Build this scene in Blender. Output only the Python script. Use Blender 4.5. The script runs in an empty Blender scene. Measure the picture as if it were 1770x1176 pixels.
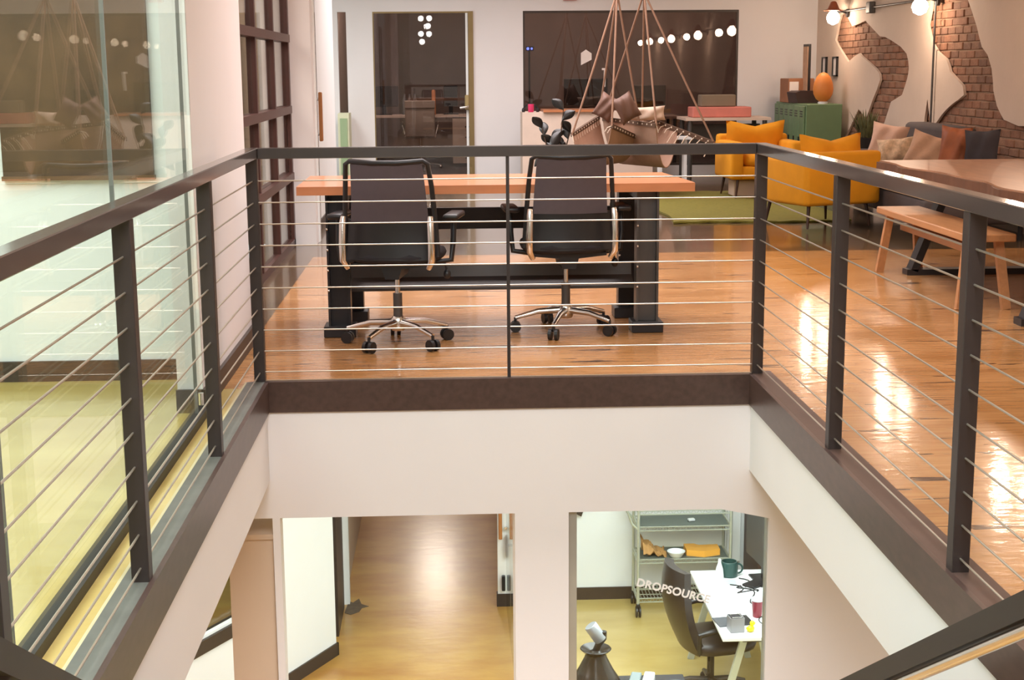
import bpy, bmesh, math, random
from mathutils import Vector, Matrix, noise
random.seed(7)
SC = bpy.context.scene
COL = SC.collection
PI = math.pi

# ------------------------------------------------------------------ camera
F, PITCH, YAW, ROLL, CH = 2511.0, .1854, .0431, -.00766, 1.415
cp, sp = math.cos(PITCH), math.sin(PITCH)
fw = Vector((math.sin(YAW)*cp, math.cos(YAW)*cp, -sp))
rt = Vector((math.cos(YAW), -math.sin(YAW), 0))
up = rt.cross(fw)
c_, s_ = math.cos(ROLL), math.sin(ROLL)
rt2 = rt*c_ + up*s_
up2 = up*c_ - rt*s_
cd = bpy.data.cameras.new('camera')
cam = bpy.data.objects.new('camera', cd); COL.objects.link(cam)
M = Matrix.Identity(4)
for i in range(3):
    M[i][0], M[i][1], M[i][2] = rt2[i], up2[i], -fw[i]
M.translation = (0, 0, CH)
cam.matrix_world = M
cd.sensor_width = 36; cd.lens = F/1770*36; cd.clip_start = .05; cd.clip_end = 100
SC.camera = cam

# ------------------------------------------------------------------ world, exposure
w = bpy.data.worlds.new('world'); SC.world = w; w.use_nodes = True
w.node_tree.nodes['Background'].inputs[0].default_value = (.02, .018, .018, 1)
w.node_tree.nodes['Background'].inputs[1].default_value = 1
SC.view_settings.view_transform = 'Standard'
SC.view_settings.look = 'None'
SC.view_settings.gamma = 1
SC.view_settings.use_curve_mapping = False
SC.view_settings.exposure = -.08

# ------------------------------------------------------------------ lights (unseen, placed where ceiling fittings would be)
WARM = (1, .80, .70); PINK = (1, .86, .80); COOL = (.90, 1, .97)
def area(name, loc, sx, sy, power, col, rot=(0, 0, 0), spread=PI):
    l = bpy.data.lights.new(name, 'AREA'); l.shape = 'RECTANGLE'; l.size = sx; l.size_y = sy
    l.energy = power; l.color = col; l.spread = spread
    o = bpy.data.objects.new(name, l); COL.objects.link(o); o.location = loc; o.rotation_euler = rot
    return o
def point(name, loc, power, col, r=.08):
    l = bpy.data.lights.new(name, 'POINT'); l.energy = power; l.color = col; l.shadow_soft_size = r
    o = bpy.data.objects.new(name, l); COL.objects.link(o); o.location = loc
    return o
area('unseen_ceiling_light', (.3, 1.5, 3.5), 2.5, 3.5, 350, (.915, .965, 1))
area('unseen_ceiling_light', (.6, 9.0, 3.5), 2.6, 4.0, 190, (1, .945, .95), spread=2.1)
area('unseen_ceiling_light', (.6, 15.5, 3.5), 2.6, 3.5, 205, (1, .905, .91), spread=2.5)
area('glass_room_light', (-2.6, 4.2, 2.9), 2.2, 4.0, 165, (.88, 1, .99))
area('office_light', (-3.0, 9.8, 2.9), 2.0, 3.0, 90, WARM)
area('side_office_light', (-2.4, 15.5, 2.8), 1.0, 3.0, 110, COOL)
area('cart_room_light', (1.7, 9.7, -.75), 2.0, 2.6, 175, (.90, 1, 1))
area('stair_hall_fill', (-1.9, 7.6, -.66), .8, 1.2, 34, PINK)  # added to brighten the dark gap beside the lower column
area('corridor_light', (-.3, 8.8, -.75), .9, 2.4, 33, (.95, .985, 1))
area('window_room_fill', (-3.4, 10.6, -.7), 1.0, 1.5, 40, (.92, 1, .95))  # added to brighten the panel behind the corridor window
area('stairwell_fill', (.3, 3.6, -.75), 1.6, 2.0, 120, (1, .97, .98))  # added in the open stairwell to brighten the lower walls
point('corridor_lamp', (-.25, 20.0, -1.05), 80, (1, .86, .72), .28)

# ------------------------------------------------------------------ materials
def lin(c):
    return tuple(((x/255)/12.92 if x/255 <= .04045 else ((x/255+.055)/1.055)**2.4) for x in c)
def nd(nt, t, **k):
    n = nt.nodes.new(t)
    for a, b in k.items(): setattr(n, a, b)
    return n
MATS = {}
def mat(name, col, rough=.5, metal=0, var=.06, scale=6, bump=0, bscale=40, coat=0, spec=.5, stretch=None):
    """principled material; colour varied by object-space noise, optional fine relief"""
    if name in MATS: return MATS[name]
    m = bpy.data.materials.new(name); m.use_nodes = True; MATS[name] = m
    nt = m.node_tree; b = nt.nodes['Principled BSDF']
    c = lin(col)
    tc = nd(nt, 'ShaderNodeTexCoord'); src = tc.outputs['Object']
    if stretch:
        mp = nd(nt, 'ShaderNodeMapping'); mp.inputs['Scale'].default_value = stretch
        nt.links.new(src, mp.inputs[0]); src = mp.outputs[0]
    nz = nd(nt, 'ShaderNodeTexNoise'); nz.inputs['Scale'].default_value = scale; nz.inputs['Detail'].default_value = 5
    nt.links.new(src, nz.inputs['Vector'])
    mx = nd(nt, 'ShaderNodeMix', data_type='RGBA')
    mx.inputs['A'].default_value = (*[x*(1-var*2) for x in c], 1)
    mx.inputs['B'].default_value = (*[min(1, x*(1+var*2)) for x in c], 1)
    nt.links.new(nz.outputs['Fac'], mx.inputs['Factor'])
    nt.links.new(mx.outputs['Result'], b.inputs['Base Color'])
    b.inputs['Roughness'].default_value = rough; b.inputs['Metallic'].default_value = metal
    b.inputs['Coat Weight'].default_value = coat; b.inputs['Specular IOR Level'].default_value = spec
    if bump:
        n2 = nd(nt, 'ShaderNodeTexNoise'); n2.inputs['Scale'].default_value = bscale; n2.inputs['Detail'].default_value = 3
        nt.links.new(src, n2.inputs['Vector'])
        bp = nd(nt, 'ShaderNodeBump'); bp.inputs['Strength'].default_value = bump; bp.inputs['Distance'].default_value = .01
        nt.links.new(n2.outputs['Fac'], bp.inputs['Height']); nt.links.new(bp.outputs[0], b.inputs['Normal'])
    return m
def glass(name, tint=(.93, .97, .95), f0=.05, rough=0.0, graz=1):
    m = bpy.data.materials.new(name); m.use_nodes = True; nt = m.node_tree
    nt.nodes.remove(nt.nodes['Principled BSDF'])
    out = nt.nodes['Material Output']
    g = nd(nt, 'ShaderNodeNewGeometry')
    dt = nd(nt, 'ShaderNodeVectorMath', operation='DOT_PRODUCT')
    nt.links.new(g.outputs['Incoming'], dt.inputs[0]); nt.links.new(g.outputs['Normal'], dt.inputs[1])
    ab = nd(nt, 'ShaderNodeMath', operation='ABSOLUTE'); nt.links.new(dt.outputs['Value'], ab.inputs[0])
    om = nd(nt, 'ShaderNodeMath', operation='SUBTRACT'); om.inputs[0].default_value = 1; nt.links.new(ab.outputs[0], om.inputs[1])
    pw = nd(nt, 'ShaderNodeMath', operation='POWER'); nt.links.new(om.outputs[0], pw.inputs[0]); pw.inputs[1].default_value = 5
    ml = nd(nt, 'ShaderNodeMath', operation='MULTIPLY_ADD'); nt.links.new(pw.outputs[0], ml.inputs[0])
    ml.inputs[1].default_value = graz*(1-f0); ml.inputs[2].default_value = f0
    tr = nd(nt, 'ShaderNodeBsdfTransparent'); tr.inputs[0].default_value = (*tint, 1)
    gl = nd(nt, 'ShaderNodeBsdfGlossy'); gl.inputs['Roughness'].default_value = rough
    mx = nd(nt, 'ShaderNodeMixShader')
    nt.links.new(ml.outputs[0], mx.inputs[0]); nt.links.new(tr.outputs[0], mx.inputs[1]); nt.links.new(gl.outputs[0], mx.inputs[2])
    nt.links.new(mx.outputs[0], out.inputs[0])
    return m
def emit(name, col, strength):
    m = bpy.data.materials.new(name); m.use_nodes = True; nt = m.node_tree
    b = nt.nodes['Principled BSDF']
    b.inputs['Base Color'].default_value = (*col, 1); b.inputs['Emission Color'].default_value = (*col, 1)
    b.inputs['Emission Strength'].default_value = strength
    return m
def floor_mat(name, light, dark, mark, rough, marks=True, relief=.13, coat=.5, crough=.07):
    m = bpy.data.materials.new(name); m.use_nodes = True; nt = m.node_tree; b = nt.nodes['Principled BSDF']
    tc = nd(nt, 'ShaderNodeTexCoord')
    def noisen(scale, sc, det=6, rgh=.55):
        mp = nd(nt, 'ShaderNodeMapping'); mp.inputs['Scale'].default_value = sc
        nt.links.new(tc.outputs['Object'], mp.inputs[0])
        n = nd(nt, 'ShaderNodeTexNoise'); n.inputs['Scale'].default_value = scale; n.inputs['Detail'].default_value = det; n.inputs['Roughness'].default_value = rgh
        nt.links.new(mp.outputs[0], n.inputs['Vector']); return n
    a = noisen(1.3, (1, 2.2, 1))
    r1 = nd(nt, 'ShaderNodeValToRGB'); r1.color_ramp.elements[0].position = .32; r1.color_ramp.elements[1].position = .68
    r1.color_ramp.elements[0].color = (*lin(dark), 1); r1.color_ramp.elements[1].color = (*lin(light), 1)
    nt.links.new(a.outputs['Fac'], r1.inputs[0]); colr = r1.outputs[0]
    if marks:
        g = noisen(2.2, (1, 6, 1), 3)
        r2 = nd(nt, 'ShaderNodeValToRGB'); r2.color_ramp.elements[0].position = .635; r2.color_ramp.elements[1].position = .66
        nt.links.new(g.outputs['Fac'], r2.inputs[0])
        fs = noisen(3, (1, 14, 1), 4)
        r3 = nd(nt, 'ShaderNodeValToRGB'); r3.color_ramp.elements[0].position = .45; r3.color_ramp.elements[1].position = .62
        nt.links.new(fs.outputs['Fac'], r3.inputs[0])
        mx0 = nd(nt, 'ShaderNodeMix', data_type='RGBA', blend_type='MULTIPLY'); nt.links.new(r3.outputs[0], mx0.inputs['Factor'])
        nt.links.new(colr, mx0.inputs['A']); mx0.inputs['B'].default_value = (.84, .78, .72, 1)
        mx = nd(nt, 'ShaderNodeMix', data_type='RGBA'); nt.links.new(r2.outputs[0], mx.inputs['Factor'])
        nt.links.new(mx0.outputs['Result'], mx.inputs['A']); mx.inputs['B'].default_value = (*lin(mark), 1)
        colr = mx.outputs['Result']
    nt.links.new(colr, b.inputs['Base Color'])
    b.inputs['Roughness'].default_value = rough
    b.inputs['Coat Weight'].default_value = coat; b.inputs['Coat Roughness'].default_value = crough
    bn = noisen(7, (1, 2.4, 1), 4)
    bp = nd(nt, 'ShaderNodeBump'); bp.inputs['Strength'].default_value = relief; bp.inputs['Distance'].default_value = .012
    nt.links.new(bn.outputs['Fac'], bp.inputs['Height'])
    nt.links.new(bp.outputs[0], b.inputs['Normal']); nt.links.new(bp.outputs[0], b.inputs['Coat Normal'])
    return m

WALL = mat('wall_paint', (231, 227, 227), .7, var=.015, scale=2, bump=.03, bscale=60)
WALLC = mat('wall_paint_white', (234, 236, 236), .7, var=.015, scale=2, bump=.03, bscale=60)
TAN = mat('wall_tan', (208, 186, 164), .7, var=.03, scale=3)
PLAST = mat('plaster', (212, 190, 172), .8, var=.04, scale=3, bump=.15, bscale=18)
MORTAR = mat('mortar', (158, 128, 104), .95, var=.15, scale=20, bump=.4, bscale=60)
BRICK = [mat('brick_%s' % n, c, .9, var=.18, scale=14, bump=.5, bscale=50) for n, c in
         (('umber', (138, 100, 78)), ('rust', (144, 100, 76)), ('clay', (150, 110, 86)), ('soot', (122, 88, 70)))]
STEEL = mat('painted_steel', (56, 48, 46), .42, .2, var=.12, scale=9)
STEELD = mat('dark_steel', (40, 34, 31), .5, .1, var=.1)
STEELR = mat('waxed_steel', (54, 46, 44), .36, .2, var=.12, scale=9, coat=.9)
STEELR.node_tree.nodes['Principled BSDF'].inputs['Coat Roughness'].default_value = .14
STEELTOP = mat('worn_steel', (84, 66, 60), .34, .25, var=.2, scale=12, stretch=(3, 1, 3))
CURBTOP = mat('scuffed_steel', (112, 112, 106), .45, .35, var=.18, scale=7)
CABLE = mat('cable_steel', (192, 182, 166), .34, .82, var=.05)
CHROME = mat('chrome', (222, 218, 214), .22, 1, var=.03)
CARTM = mat('cart_wire', (196, 202, 190), .35, .55, var=.04)
BROWNSTEEL = mat('oxide_steel', (74, 44, 38), .4, .2, var=.08)
DARK = mat('dark_trim', (62, 50, 42), .45, var=.1)
BLACK = mat('black_plastic', (30, 28, 30), .4, var=.08)
BLACKM = mat('black_metal', (44, 42, 44), .38, .4, var=.1)
GREYM = mat('grey_metal', (86, 82, 80), .42, .5, var=.1)
LEATHER = mat('dark_leather', (46, 38, 35), .38, var=.1, bump=.1, bscale=120)
WHITE = mat('white_laminate', (236, 238, 238), .35, var=.01)
GLASSC = glass('clear_glass', (.95, .985, .97), .03, graz=.52)
GLASSD = glass('office_glass', (.74, .70, .68), .05)
GLASSL = glass('lower_glass', (.97, .99, .98), .04)
FLOORW = floor_mat('varnished_timber', (198, 147, 96), (168, 116, 66), (66, 42, 28), .24)
FLOORG = floor_mat('polished_concrete', (104, 84, 62), (82, 64, 46), (70, 50, 36), .22, False, .035)
FLOORY = floor_mat('yellow_concrete', (208, 184, 116), (186, 158, 86), (120, 92, 40), .3, False)
FLOORL = floor_mat('stained_concrete', (206, 164, 86), (178, 126, 60), (90, 60, 30), .34, False, .1, .45, .22)
MUSTARD = mat('mustard_fabric', (220, 146, 12), .85, var=.06, scale=8, bump=.15, bscale=160)
PINEW = mat('butcher_block', (196, 126, 84), .3, var=.12, scale=5, stretch=(1, 9, 4), coat=.3)
WALNUT = mat('live_edge_wood', (158, 108, 74), .3, var=.22, scale=3.5, stretch=(8, 1, 4), coat=.4)
BARK = mat('bark_edge', (92, 58, 38), .6, var=.2, scale=10)
BENCHW = mat('bench_wood', (176, 122, 78), .4, var=.15, scale=4, stretch=(8, 1, 8))
GREEN = mat('green_enamel', (112, 138, 98), .42, .1, var=.07)
BULB = emit('bulb_glow', (1, .82, .62), 38)
BULBW = emit('bulb_glow_white', (1, .96, .92), 22)

# ------------------------------------------------------------------ mesh builder
class MB:
    def __init__(s, m=None): s.v = []; s.f = []; s.sm = []; s.M = m or Matrix.Identity(4)
    def add(s, vs, fs, smooth=False):
        o = len(s.v)
        for p in vs: s.v.append((s.M @ Vector(p))[:])
        for f in fs: s.f.append([o+i for i in f]); s.sm.append(smooth)
        return s
    def box(s, x0, x1, y0, y1, z0, z1, b=0, seg=1):
        if not b:
            v = [(x, y, z) for z in (z0, z1) for y in (y0, y1) for x in (x0, x1)]
            return s.add(v, [(0, 2, 3, 1), (4, 5, 7, 6), (0, 1, 5, 4), (2, 6, 7, 3), (0, 4, 6, 2), (1, 3, 7, 5)])
        bm = bmesh.new(); bmesh.ops.create_cube(bm, size=1)
        for v in bm.verts:
            v.co = Vector(((x0+x1)/2+v.co.x*(x1-x0), (y0+y1)/2+v.co.y*(y1-y0), (z0+z1)/2+v.co.z*(z1-z0)))
        bmesh.ops.bevel(bm, geom=bm.edges[:], offset=b, segments=seg, profile=.5, affect='EDGES')
        bm.verts.index_update()
        s.add([v.co[:] for v in bm.verts], [[v.index for v in f.verts] for f in bm.faces], seg > 1)
        bm.free(); return s
    def bar(s, a, b, w, d, upv=(0, 0, 1)):
        """rectangular bar from a to b: width w sideways, d along upv"""
        a = Vector(a); b = Vector(b); t = (b-a).normalized(); u = Vector(upv)
        if abs(t.dot(u)) > .98: u = Vector((0, 1, 0))
        r = t.cross(u).normalized(); u = r.cross(t)
        v = [p + r*x*w/2 + u*z*d/2 for p in (a, b) for x, z in ((-1, -1), (1, -1), (1, 1), (-1, 1))]
        return s.add([q[:] for q in v], [(0, 1, 2, 3), (7, 6, 5, 4), (0, 4, 5, 1), (1, 5, 6, 2), (2, 6, 7, 3), (3, 7, 4, 0)])
    def tube(s, pts, r, n=8, caps=True, closed=False):
        pts = [Vector(p) for p in pts]; k = len(pts)
        rs = r if isinstance(r, (list, tuple)) else [r]*k
        vs = []; fs = []; u = None
        for i in range(k):
            if closed: t = pts[(i+1) % k]-pts[i-1]
            else: t = pts[min(i+1, k-1)]-pts[max(i-1, 0)]
            t.normalize()
            if u is None:
                u = Vector((0, 0, 1)) if abs(t.z) < .9 else Vector((1, 0, 0))
            u = (u-t*u.dot(t)).normalized(); w_ = t.cross(u)
            for j in range(n):
                a = 2*PI*j/n; vs.append((pts[i]+(u*math.cos(a)+w_*math.sin(a))*rs[i])[:])
        for i in range(k if closed else k-1):
            for j in range(n):
                i2 = (i+1) % k
                fs.append((i*n+j, i*n+(j+1) % n, i2*n+(j+1) % n, i2*n+j))
        s.add(vs, fs, True)
        if caps and not closed:
            s.add(vs[:n], [tuple(range(n-1, -1, -1))]); s.add(vs[-n:], [tuple(range(n))])
        return s
    def lathe(s, prof, c=(0, 0, 0), n=16, smooth=True):
        vs = []; fs = []
        for r, z in prof:
            for j in range(n):
                a = 2*PI*j/n; vs.append((c[0]+r*math.cos(a), c[1]+r*math.sin(a), c[2]+z))
        for i in range(len(prof)-1):
            for j in range(n): fs.append((i*n+j, i*n+(j+1) % n, (i+1)*n+(j+1) % n, (i+1)*n+j))
        s.add(vs, fs, smooth)
        s.add(vs[:n], [tuple(range(n-1, -1, -1))]); s.add(vs[-n:], [tuple(range(n))])
        return s
    def cyl(s, a, b, r, n=12): return s.tube([a, b], r, n)
    def ball(s, c, rx, ry=None, rz=None, p=2.0, n=14, m=9):
        """superellipsoid: p=2 ball, larger p boxier"""
        ry = ry or rx; rz = rz or rx; e = 2/p; vs = []; fs = []
        sg = lambda x: math.copysign(abs(x)**e, x)
        for i in range(m+1):
            t = -PI/2+PI*i/m
            for j in range(n):
                a = 2*PI*j/n
                vs.append((c[0]+rx*sg(math.cos(t))*sg(math.cos(a)), c[1]+ry*sg(math.cos(t))*sg(math.sin(a)), c[2]+rz*sg(math.sin(t))))
        for i in range(m):
            for j in range(n): fs.append((i*n+j, i*n+(j+1) % n, (i+1)*n+(j+1) % n, (i+1)*n+j))
        return s.add(vs, fs, True)
    def prism(s, poly, axis, lo, hi, smooth=False):
        """polygon in the two other axes (in x,y,z order) extruded along axis"""
        def P(a, b, h): return {'x': (h, a, b), 'y': (a, h, b), 'z': (a, b, h)}[axis]
        n = len(poly)
        v = [P(a, b, lo) for a, b in poly]+[P(a, b, hi) for a, b in poly]
        f = [tuple(range(n-1, -1, -1)), tuple(range(n, 2*n))]+[(i, (i+1) % n, n+(i+1) % n, n+i) for i in range(n)]
        return s.add(v, f, smooth)
    def sheet(s, fn, nu, nv, th):
        """surface fn(u,v)->Vector, u,v in 0..1, thickened by th downwards along its normal"""
        P = [[Vector(fn(i/nu, j/nv)) for j in range(nv+1)] for i in range(nu+1)]
        vs = []; N = (nu+1)*(nv+1)
        nrm = []
        for i in range(nu+1):
            for j in range(nv+1):
                a = P[min(i+1, nu)][j]-P[max(i-1, 0)][j]; b = P[i][min(j+1, nv)]-P[i][max(j-1, 0)]
                nn = a.cross(b); nrm.append(nn.normalized() if nn.length > 1e-9 else Vector((0, 0, 1)))
        flat = [P[i][j] for i in range(nu+1) for j in range(nv+1)]
        vs = [p[:] for p in flat]+[(p-q*th)[:] for p, q in zip(flat, nrm)]
        fs = []
        I = lambda i, j: i*(nv+1)+j
        for i in range(nu):
            for j in range(nv):
                q = (I(i, j), I(i+1, j), I(i+1, j+1), I(i, j+1)); fs.append(q); fs.append(tuple(N+k for k in reversed(q)))
        for i in range(nu):
            fs.append((I(i+1, 0), I(i, 0), N+I(i, 0), N+I(i+1, 0))); fs.append((I(i, nv), I(i+1, nv), N+I(i+1, nv), N+I(i, nv)))
        for j in range(nv):
            fs.append((I(0, j), I(0, j+1), N+I(0, j+1), N+I(0, j))); fs.append((I(nu, j+1), I(nu, j), N+I(nu, j), N+I(nu, j+1)))
        return s.add(vs, fs, True)
    def mesh(s, name, m):
        me = bpy.data.meshes.new(name); me.from_pydata(s.v, [], s.f)
        me.polygons.foreach_set('use_smooth', s.sm)
        bm = bmesh.new(); bm.from_mesh(me); bmesh.ops.recalc_face_normals(bm, faces=bm.faces[:])
        for e in bm.edges:
            if len(e.link_faces) == 2 and e.calc_face_angle(0) > .9: e.smooth = False
        bm.to_mesh(me); bm.free()
        if m: me.materials.append(m)
        return me
    def build(s, name, m, parent=None, **k):
        o = bpy.data.objects.new(name, s.mesh(name, m)); COL.objects.link(o)
        if parent: o.parent = parent
        for a, b in k.items(): o[a] = b
        return o
def rotz(a, loc=(0, 0, 0)): return Matrix.Translation(loc) @ Matrix.Rotation(a, 4, 'Z')
def tag(o, label, cat, group=None):
    o['label'] = label; o['category'] = cat
    if group: o['group'] = group
    return o
def thing(name, label, cat, loc=(0, 0, 0), rz=0, group=None):
    o = bpy.data.objects.new(name, None); COL.objects.link(o); o.empty_display_size = .1
    o.location = loc; o.rotation_euler = (0, 0, rz)
    return tag(o, label, cat, group)
def struct(name, mb, m, parent=None):
    o = mb.build(name, m, parent)
    if not parent: o['kind'] = 'structure'
    return o
def B(*a, **k): return MB().box(*a, **k)
def dup(root, loc, rz, label, group=None):
    def cp(o, par):
        c = o.copy(); COL.objects.link(c); c.parent = par
        for ch in kids[o.name]: cp(ch, c)
        return c
    kids = {}
    def walk(o):
        kids[o.name] = list(o.children)
        for ch in o.children: walk(ch)
    walk(root)
    r = cp(root, None); r.location = loc; r.rotation_euler = (0, 0, rz); r['label'] = label
    if group: r['group'] = group
    return r

XL, XR, YF = -.85, 1.40, 6.57        # the stair opening: inner faces and far edge
ZL = -3.4                            # lower floor

# ================================================================== STRUCTURE: upper level
fl = MB()
fl.box(XL, XR, YF, 11.1, -.12, 0)                   # beyond the opening
fl.box(XR, 4.85, -4, 11.1, -.12, 0)                 # right of it
fl.box(-1.04, XL, 6.45, 11.1, -.12, 0)
fl.box(XL, XR, -4, .9, -.12, 0)
struct('floor', fl, FLOORW)
struct('floor_strip', B(-1.04, XL, -4, 6.45, -.12, 0), FLOORY)  # yellow tone stands in for cool light on this floor edge
struct('floor_back', B(-1.5, 4.85, 11.1, 19.2, -.12, 0), FLOORG)
struct('floor_glass_room', B(-5, -1.04, -4, 6.9, -.12, 0), FLOORY)
struct('floor_office', B(-5, -1.04, 6.9, 11.1, -.12, 0), FLOORG)
struct('ceiling', B(-5, 5.2, -4, 25, 3.6, 3.7), WALLC)
struct('ceiling_glass_room', B(-5, -1.1, -4, 6.69, 3.0, 3.06), WALLC)
# left side: glass wall, stub, pink wall, set-back steel window, frontal return
struct('wall_left', B(-1.145, -1.04, 6.0, 7.56, 0, 3.6), WALL)
struct('trim_1', MB().box(-1.15, -1.024, 5.985, 6.0, 0, .1).box(-1.04, -1.024, 6.0, 7.56, 0, .1), DARK)
struct('wall_left_back', B(-1.5, -1.08, 11.9, 12.1, 0, 3.6), WALL)
struct('wall_left_above', B(-1.45, -1.28, 7.56, 11.9, 2.6, 3.6), WALL)
struct('wall_glass_room', B(-5, -1.145, 6.69, 6.85, 0, 3.6), WALLC)
struct('baseboard_glass_room', B(-5, -1.145, 6.672, 6.69, 0, .095), DARK)
struct('wall_glass_room_left', B(-5.1, -5, -4, 6.85, 0, 3.6), WALLC)
# glass wall panes along X=-1.04 with a dark floor track
gw = B(-1.068, -1.012, -4, 6.0, 0, .035).build('window_1', mat('track_dark', (40, 34, 30), .5)); gw['kind'] = 'structure'
ys = [(-4, 1.9), (1.91, 3.27), (3.28, 4.55), (4.56, 5.985)]
for a, b in ys:
    B(-1.046, -1.034, a, b, .035, 3.6).build('glass_pane', GLASSC, gw)
for y in (3.275, 4.555, 5.83): B(-1.047, -1.033, y-.002, y+.002, .035, 3.6).build('glass_joint', mat('joint_seal', (112, 112, 108), .4), gw)
MB().tube([(-1.028, 5.88, .06), (-1.028, 5.88, .11)], .012, 8).build('glass_clamp', CHROME, gw)
# steel framed window, set back
sw = MB()
sw.box(-1.31, -1.25, 8.5, 8.6, 0, 2.6); sw.box(-1.31, -1.25, 11.82, 11.9, 0, 2.6)
sw.box(-1.31, -1.25, 8.5, 11.9, 0, .06); sw.box(-1.31, -1.25, 8.5, 11.9, 2.54, 2.6)
swo = sw.build('window_2', BROWNSTEEL); swo['kind'] = 'structure'
for y in (9.82, 10.85): B(-1.31, -1.25, y-.028, y+.028, .06, 2.54).build('mullion', BROWNSTEEL, swo)
for z in (.57, 1.1, 1.655): B(-1.325, -1.235, 8.6, 11.82, z-.03, z+.03).build('glazing_bar', BROWNSTEEL, swo)
for i, (a, b) in enumerate(((8.6, 9.79), (9.85, 10.82), (10.88, 11.82))):
    for c, d in ((.06, .54), (.6, 1.07), (1.13, 1.625), (1.685, 2.54)):
        B(-1.285, -1.277, a, b, c, d).build('glass_pane', GLASSC, swo)
# office behind the steel window
struct('wall_office_back', B(-5, -1.5, 12.0, 12.1, 0, 3.6), TAN)
struct('wall_office_left', B(-5.1, -5, 6.85, 25, 0, 3.6), WALL)
od = B(-2.2, -1.66, 11.95, 12.0, 0, 1.72).build('door_1', DARK); od['kind'] = 'structure'
B(-2.14, -1.71, 11.94, 11.952, .5, 1.66).build('glass_pane', mat('dark_pane', (52, 46, 44), .15), od)
tag(B(-2.05, -1.78, 11.925, 11.94, 1.1, 1.42).build('poster', mat('green_poster', (140, 178, 140), .6)),
    'pale green poster on the dark door behind the steel window', 'poster')
# left door zone beyond
struct('trim_2', B(-1.16, -1.07, 12.1, 12.2, 0, 3.6), WALLC)
dg = B(-1.15, -1.125, 12.25, 12.33, 0, 2.13).build('door_2', GREYM); dg['kind'] = 'structure'
B(-1.145, -1.13, 12.33, 12.95, 0, 2.13).build('glass_pane', GLASSD, dg)
B(-1.105, -1.075, 12.74, 12.80, .80, 1.22, b=.006).build('handle', mat('oak_pull', (176, 116, 66), .45), dg)
MB().cyl((-1.13, 12.77, .86), (-1.09, 12.77, .86), .012).cyl((-1.13, 12.77, 1.16), (-1.09, 12.77, 1.16), .012).build('handle_bracket', CHROME, dg)
struct('wall_left_far', B(-1.36, -1.15, 13.05, 15.2, 0, 3.6), WALLC)
struct('baseboard_left_far', B(-1.15, -1.14, 13.05, 15.2, 0, .09), DARK)
# back wall at Y=19.2 with three glazed openings
bw = MB()
for a, b in ((-5, -1.39), (-1.28, -.94), (.355, 1.0), (3.815, 4.95)): bw.box(a, b, 19.2, 19.34, 0, 3.6)
for a, b in ((-1.39, -1.28), (-.94, .355), (1.0, 3.815)):
    bw.box(a, b, 19.2, 19.34, 2.135, 3.6)
bw.box(-1.39, -1.28, 19.2, 19.34, 0, .14); bw.box(1.0, 3.815, 19.2, 19.34, 0, .13)
struct('wall_back', bw, WALL)
n3 = B(-1.39, -1.28, 19.23, 19.26, .14, .17).build('window_3', DARK); n3['kind'] = 'structure'
B(-1.39, -1.28, 19.24, 19.25, .17, 2.135).build('glass_pane', GLASSD, n3)
w4 = MB().box(1.0, 3.815, 19.21, 19.25, .13, .16).box(1.0, 3.815, 19.21, 19.25, 2.105, 2.135).box(1.0, 1.025, 19.21, 19.25, .16, 2.105).box(3.79, 3.815, 19.21, 19.25, .16, 2.105).build('window_4', DARK); w4['kind'] = 'structure'
B(1.025, 3.79, 19.225, 19.235, .16, 2.105).build('glass_pane', GLASSD, w4)
DEC = mat('white_decal', (232, 222, 216), .6)
MB().prism([(1.755, 1.44), (1.755, 1.595), (1.82, 1.64), (1.895, 1.59), (1.895, 1.51)], 'y', 19.214, 19.218).build('house_decal', DEC, w4)
MB().prism([(2.03, 1.40), (2.085, 1.40), (2.075, 1.16), (2.05, 1.16), (2.057, 1.375), (2.03, 1.375)], 'y', 19.214, 19.218).build('angle_decal', DEC, w4)
d3 = MB().box(.29, .355, 19.17, 19.25, 0, 2.135).box(-.94, -.925, 19.2, 19.25, 0, 2.135).box(-.925, .29, 19.2, 19.25, 2.115, 2.135).build('door_3', mat('brass_frame', (142, 122, 84), .35, .6)); d3['kind'] = 'structure'
B(-.925, .255, 19.22, 19.232, .02, 2.115).build('glass_pane', GLASSD, d3)
B(.255, .285, 19.19, 19.24, .02, 2.115).build('door_edge', WHITE, d3)
MB().box(.235, .29, 19.13, 19.19, .88, 1.07, b=.008).build('lock_plate', mat('brass', (170, 152, 108), .4, .6), d3)
MB().tube([(.275, 19.14, .93), (.275, 19.09, .92), (.17, 19.09, .905)], .017, 8).build('handle', CHROME, d3)
# glazed office beyond, dark
IN = mat('office_inside', (134, 114, 104), .8, var=.1)
struct('wall_office_rear', B(-5, 5.2, 24.4, 24.5, 0, 3.6), IN)
struct('wall_office_partition', B(.55, .7, 19.34, 24.4, 0, 3.6), IN)
struct('wall_office_right', B(4.95, 5.05, 19.3, 24.5, 0, 3.6), IN)
struct('wall_office_end', B(-1.6, -1.45, 19.34, 24.4, 0, 3.6), IN)
struct('floor_office_rear', B(-5, 5.2, 19.2, 24.5, -.12, 0), mat('carpet', (70, 60, 56), .6, var=.1))
struct('wall_front', B(-5, 5.2, -4.1, -4, 0, 3.6), WALL)

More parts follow.
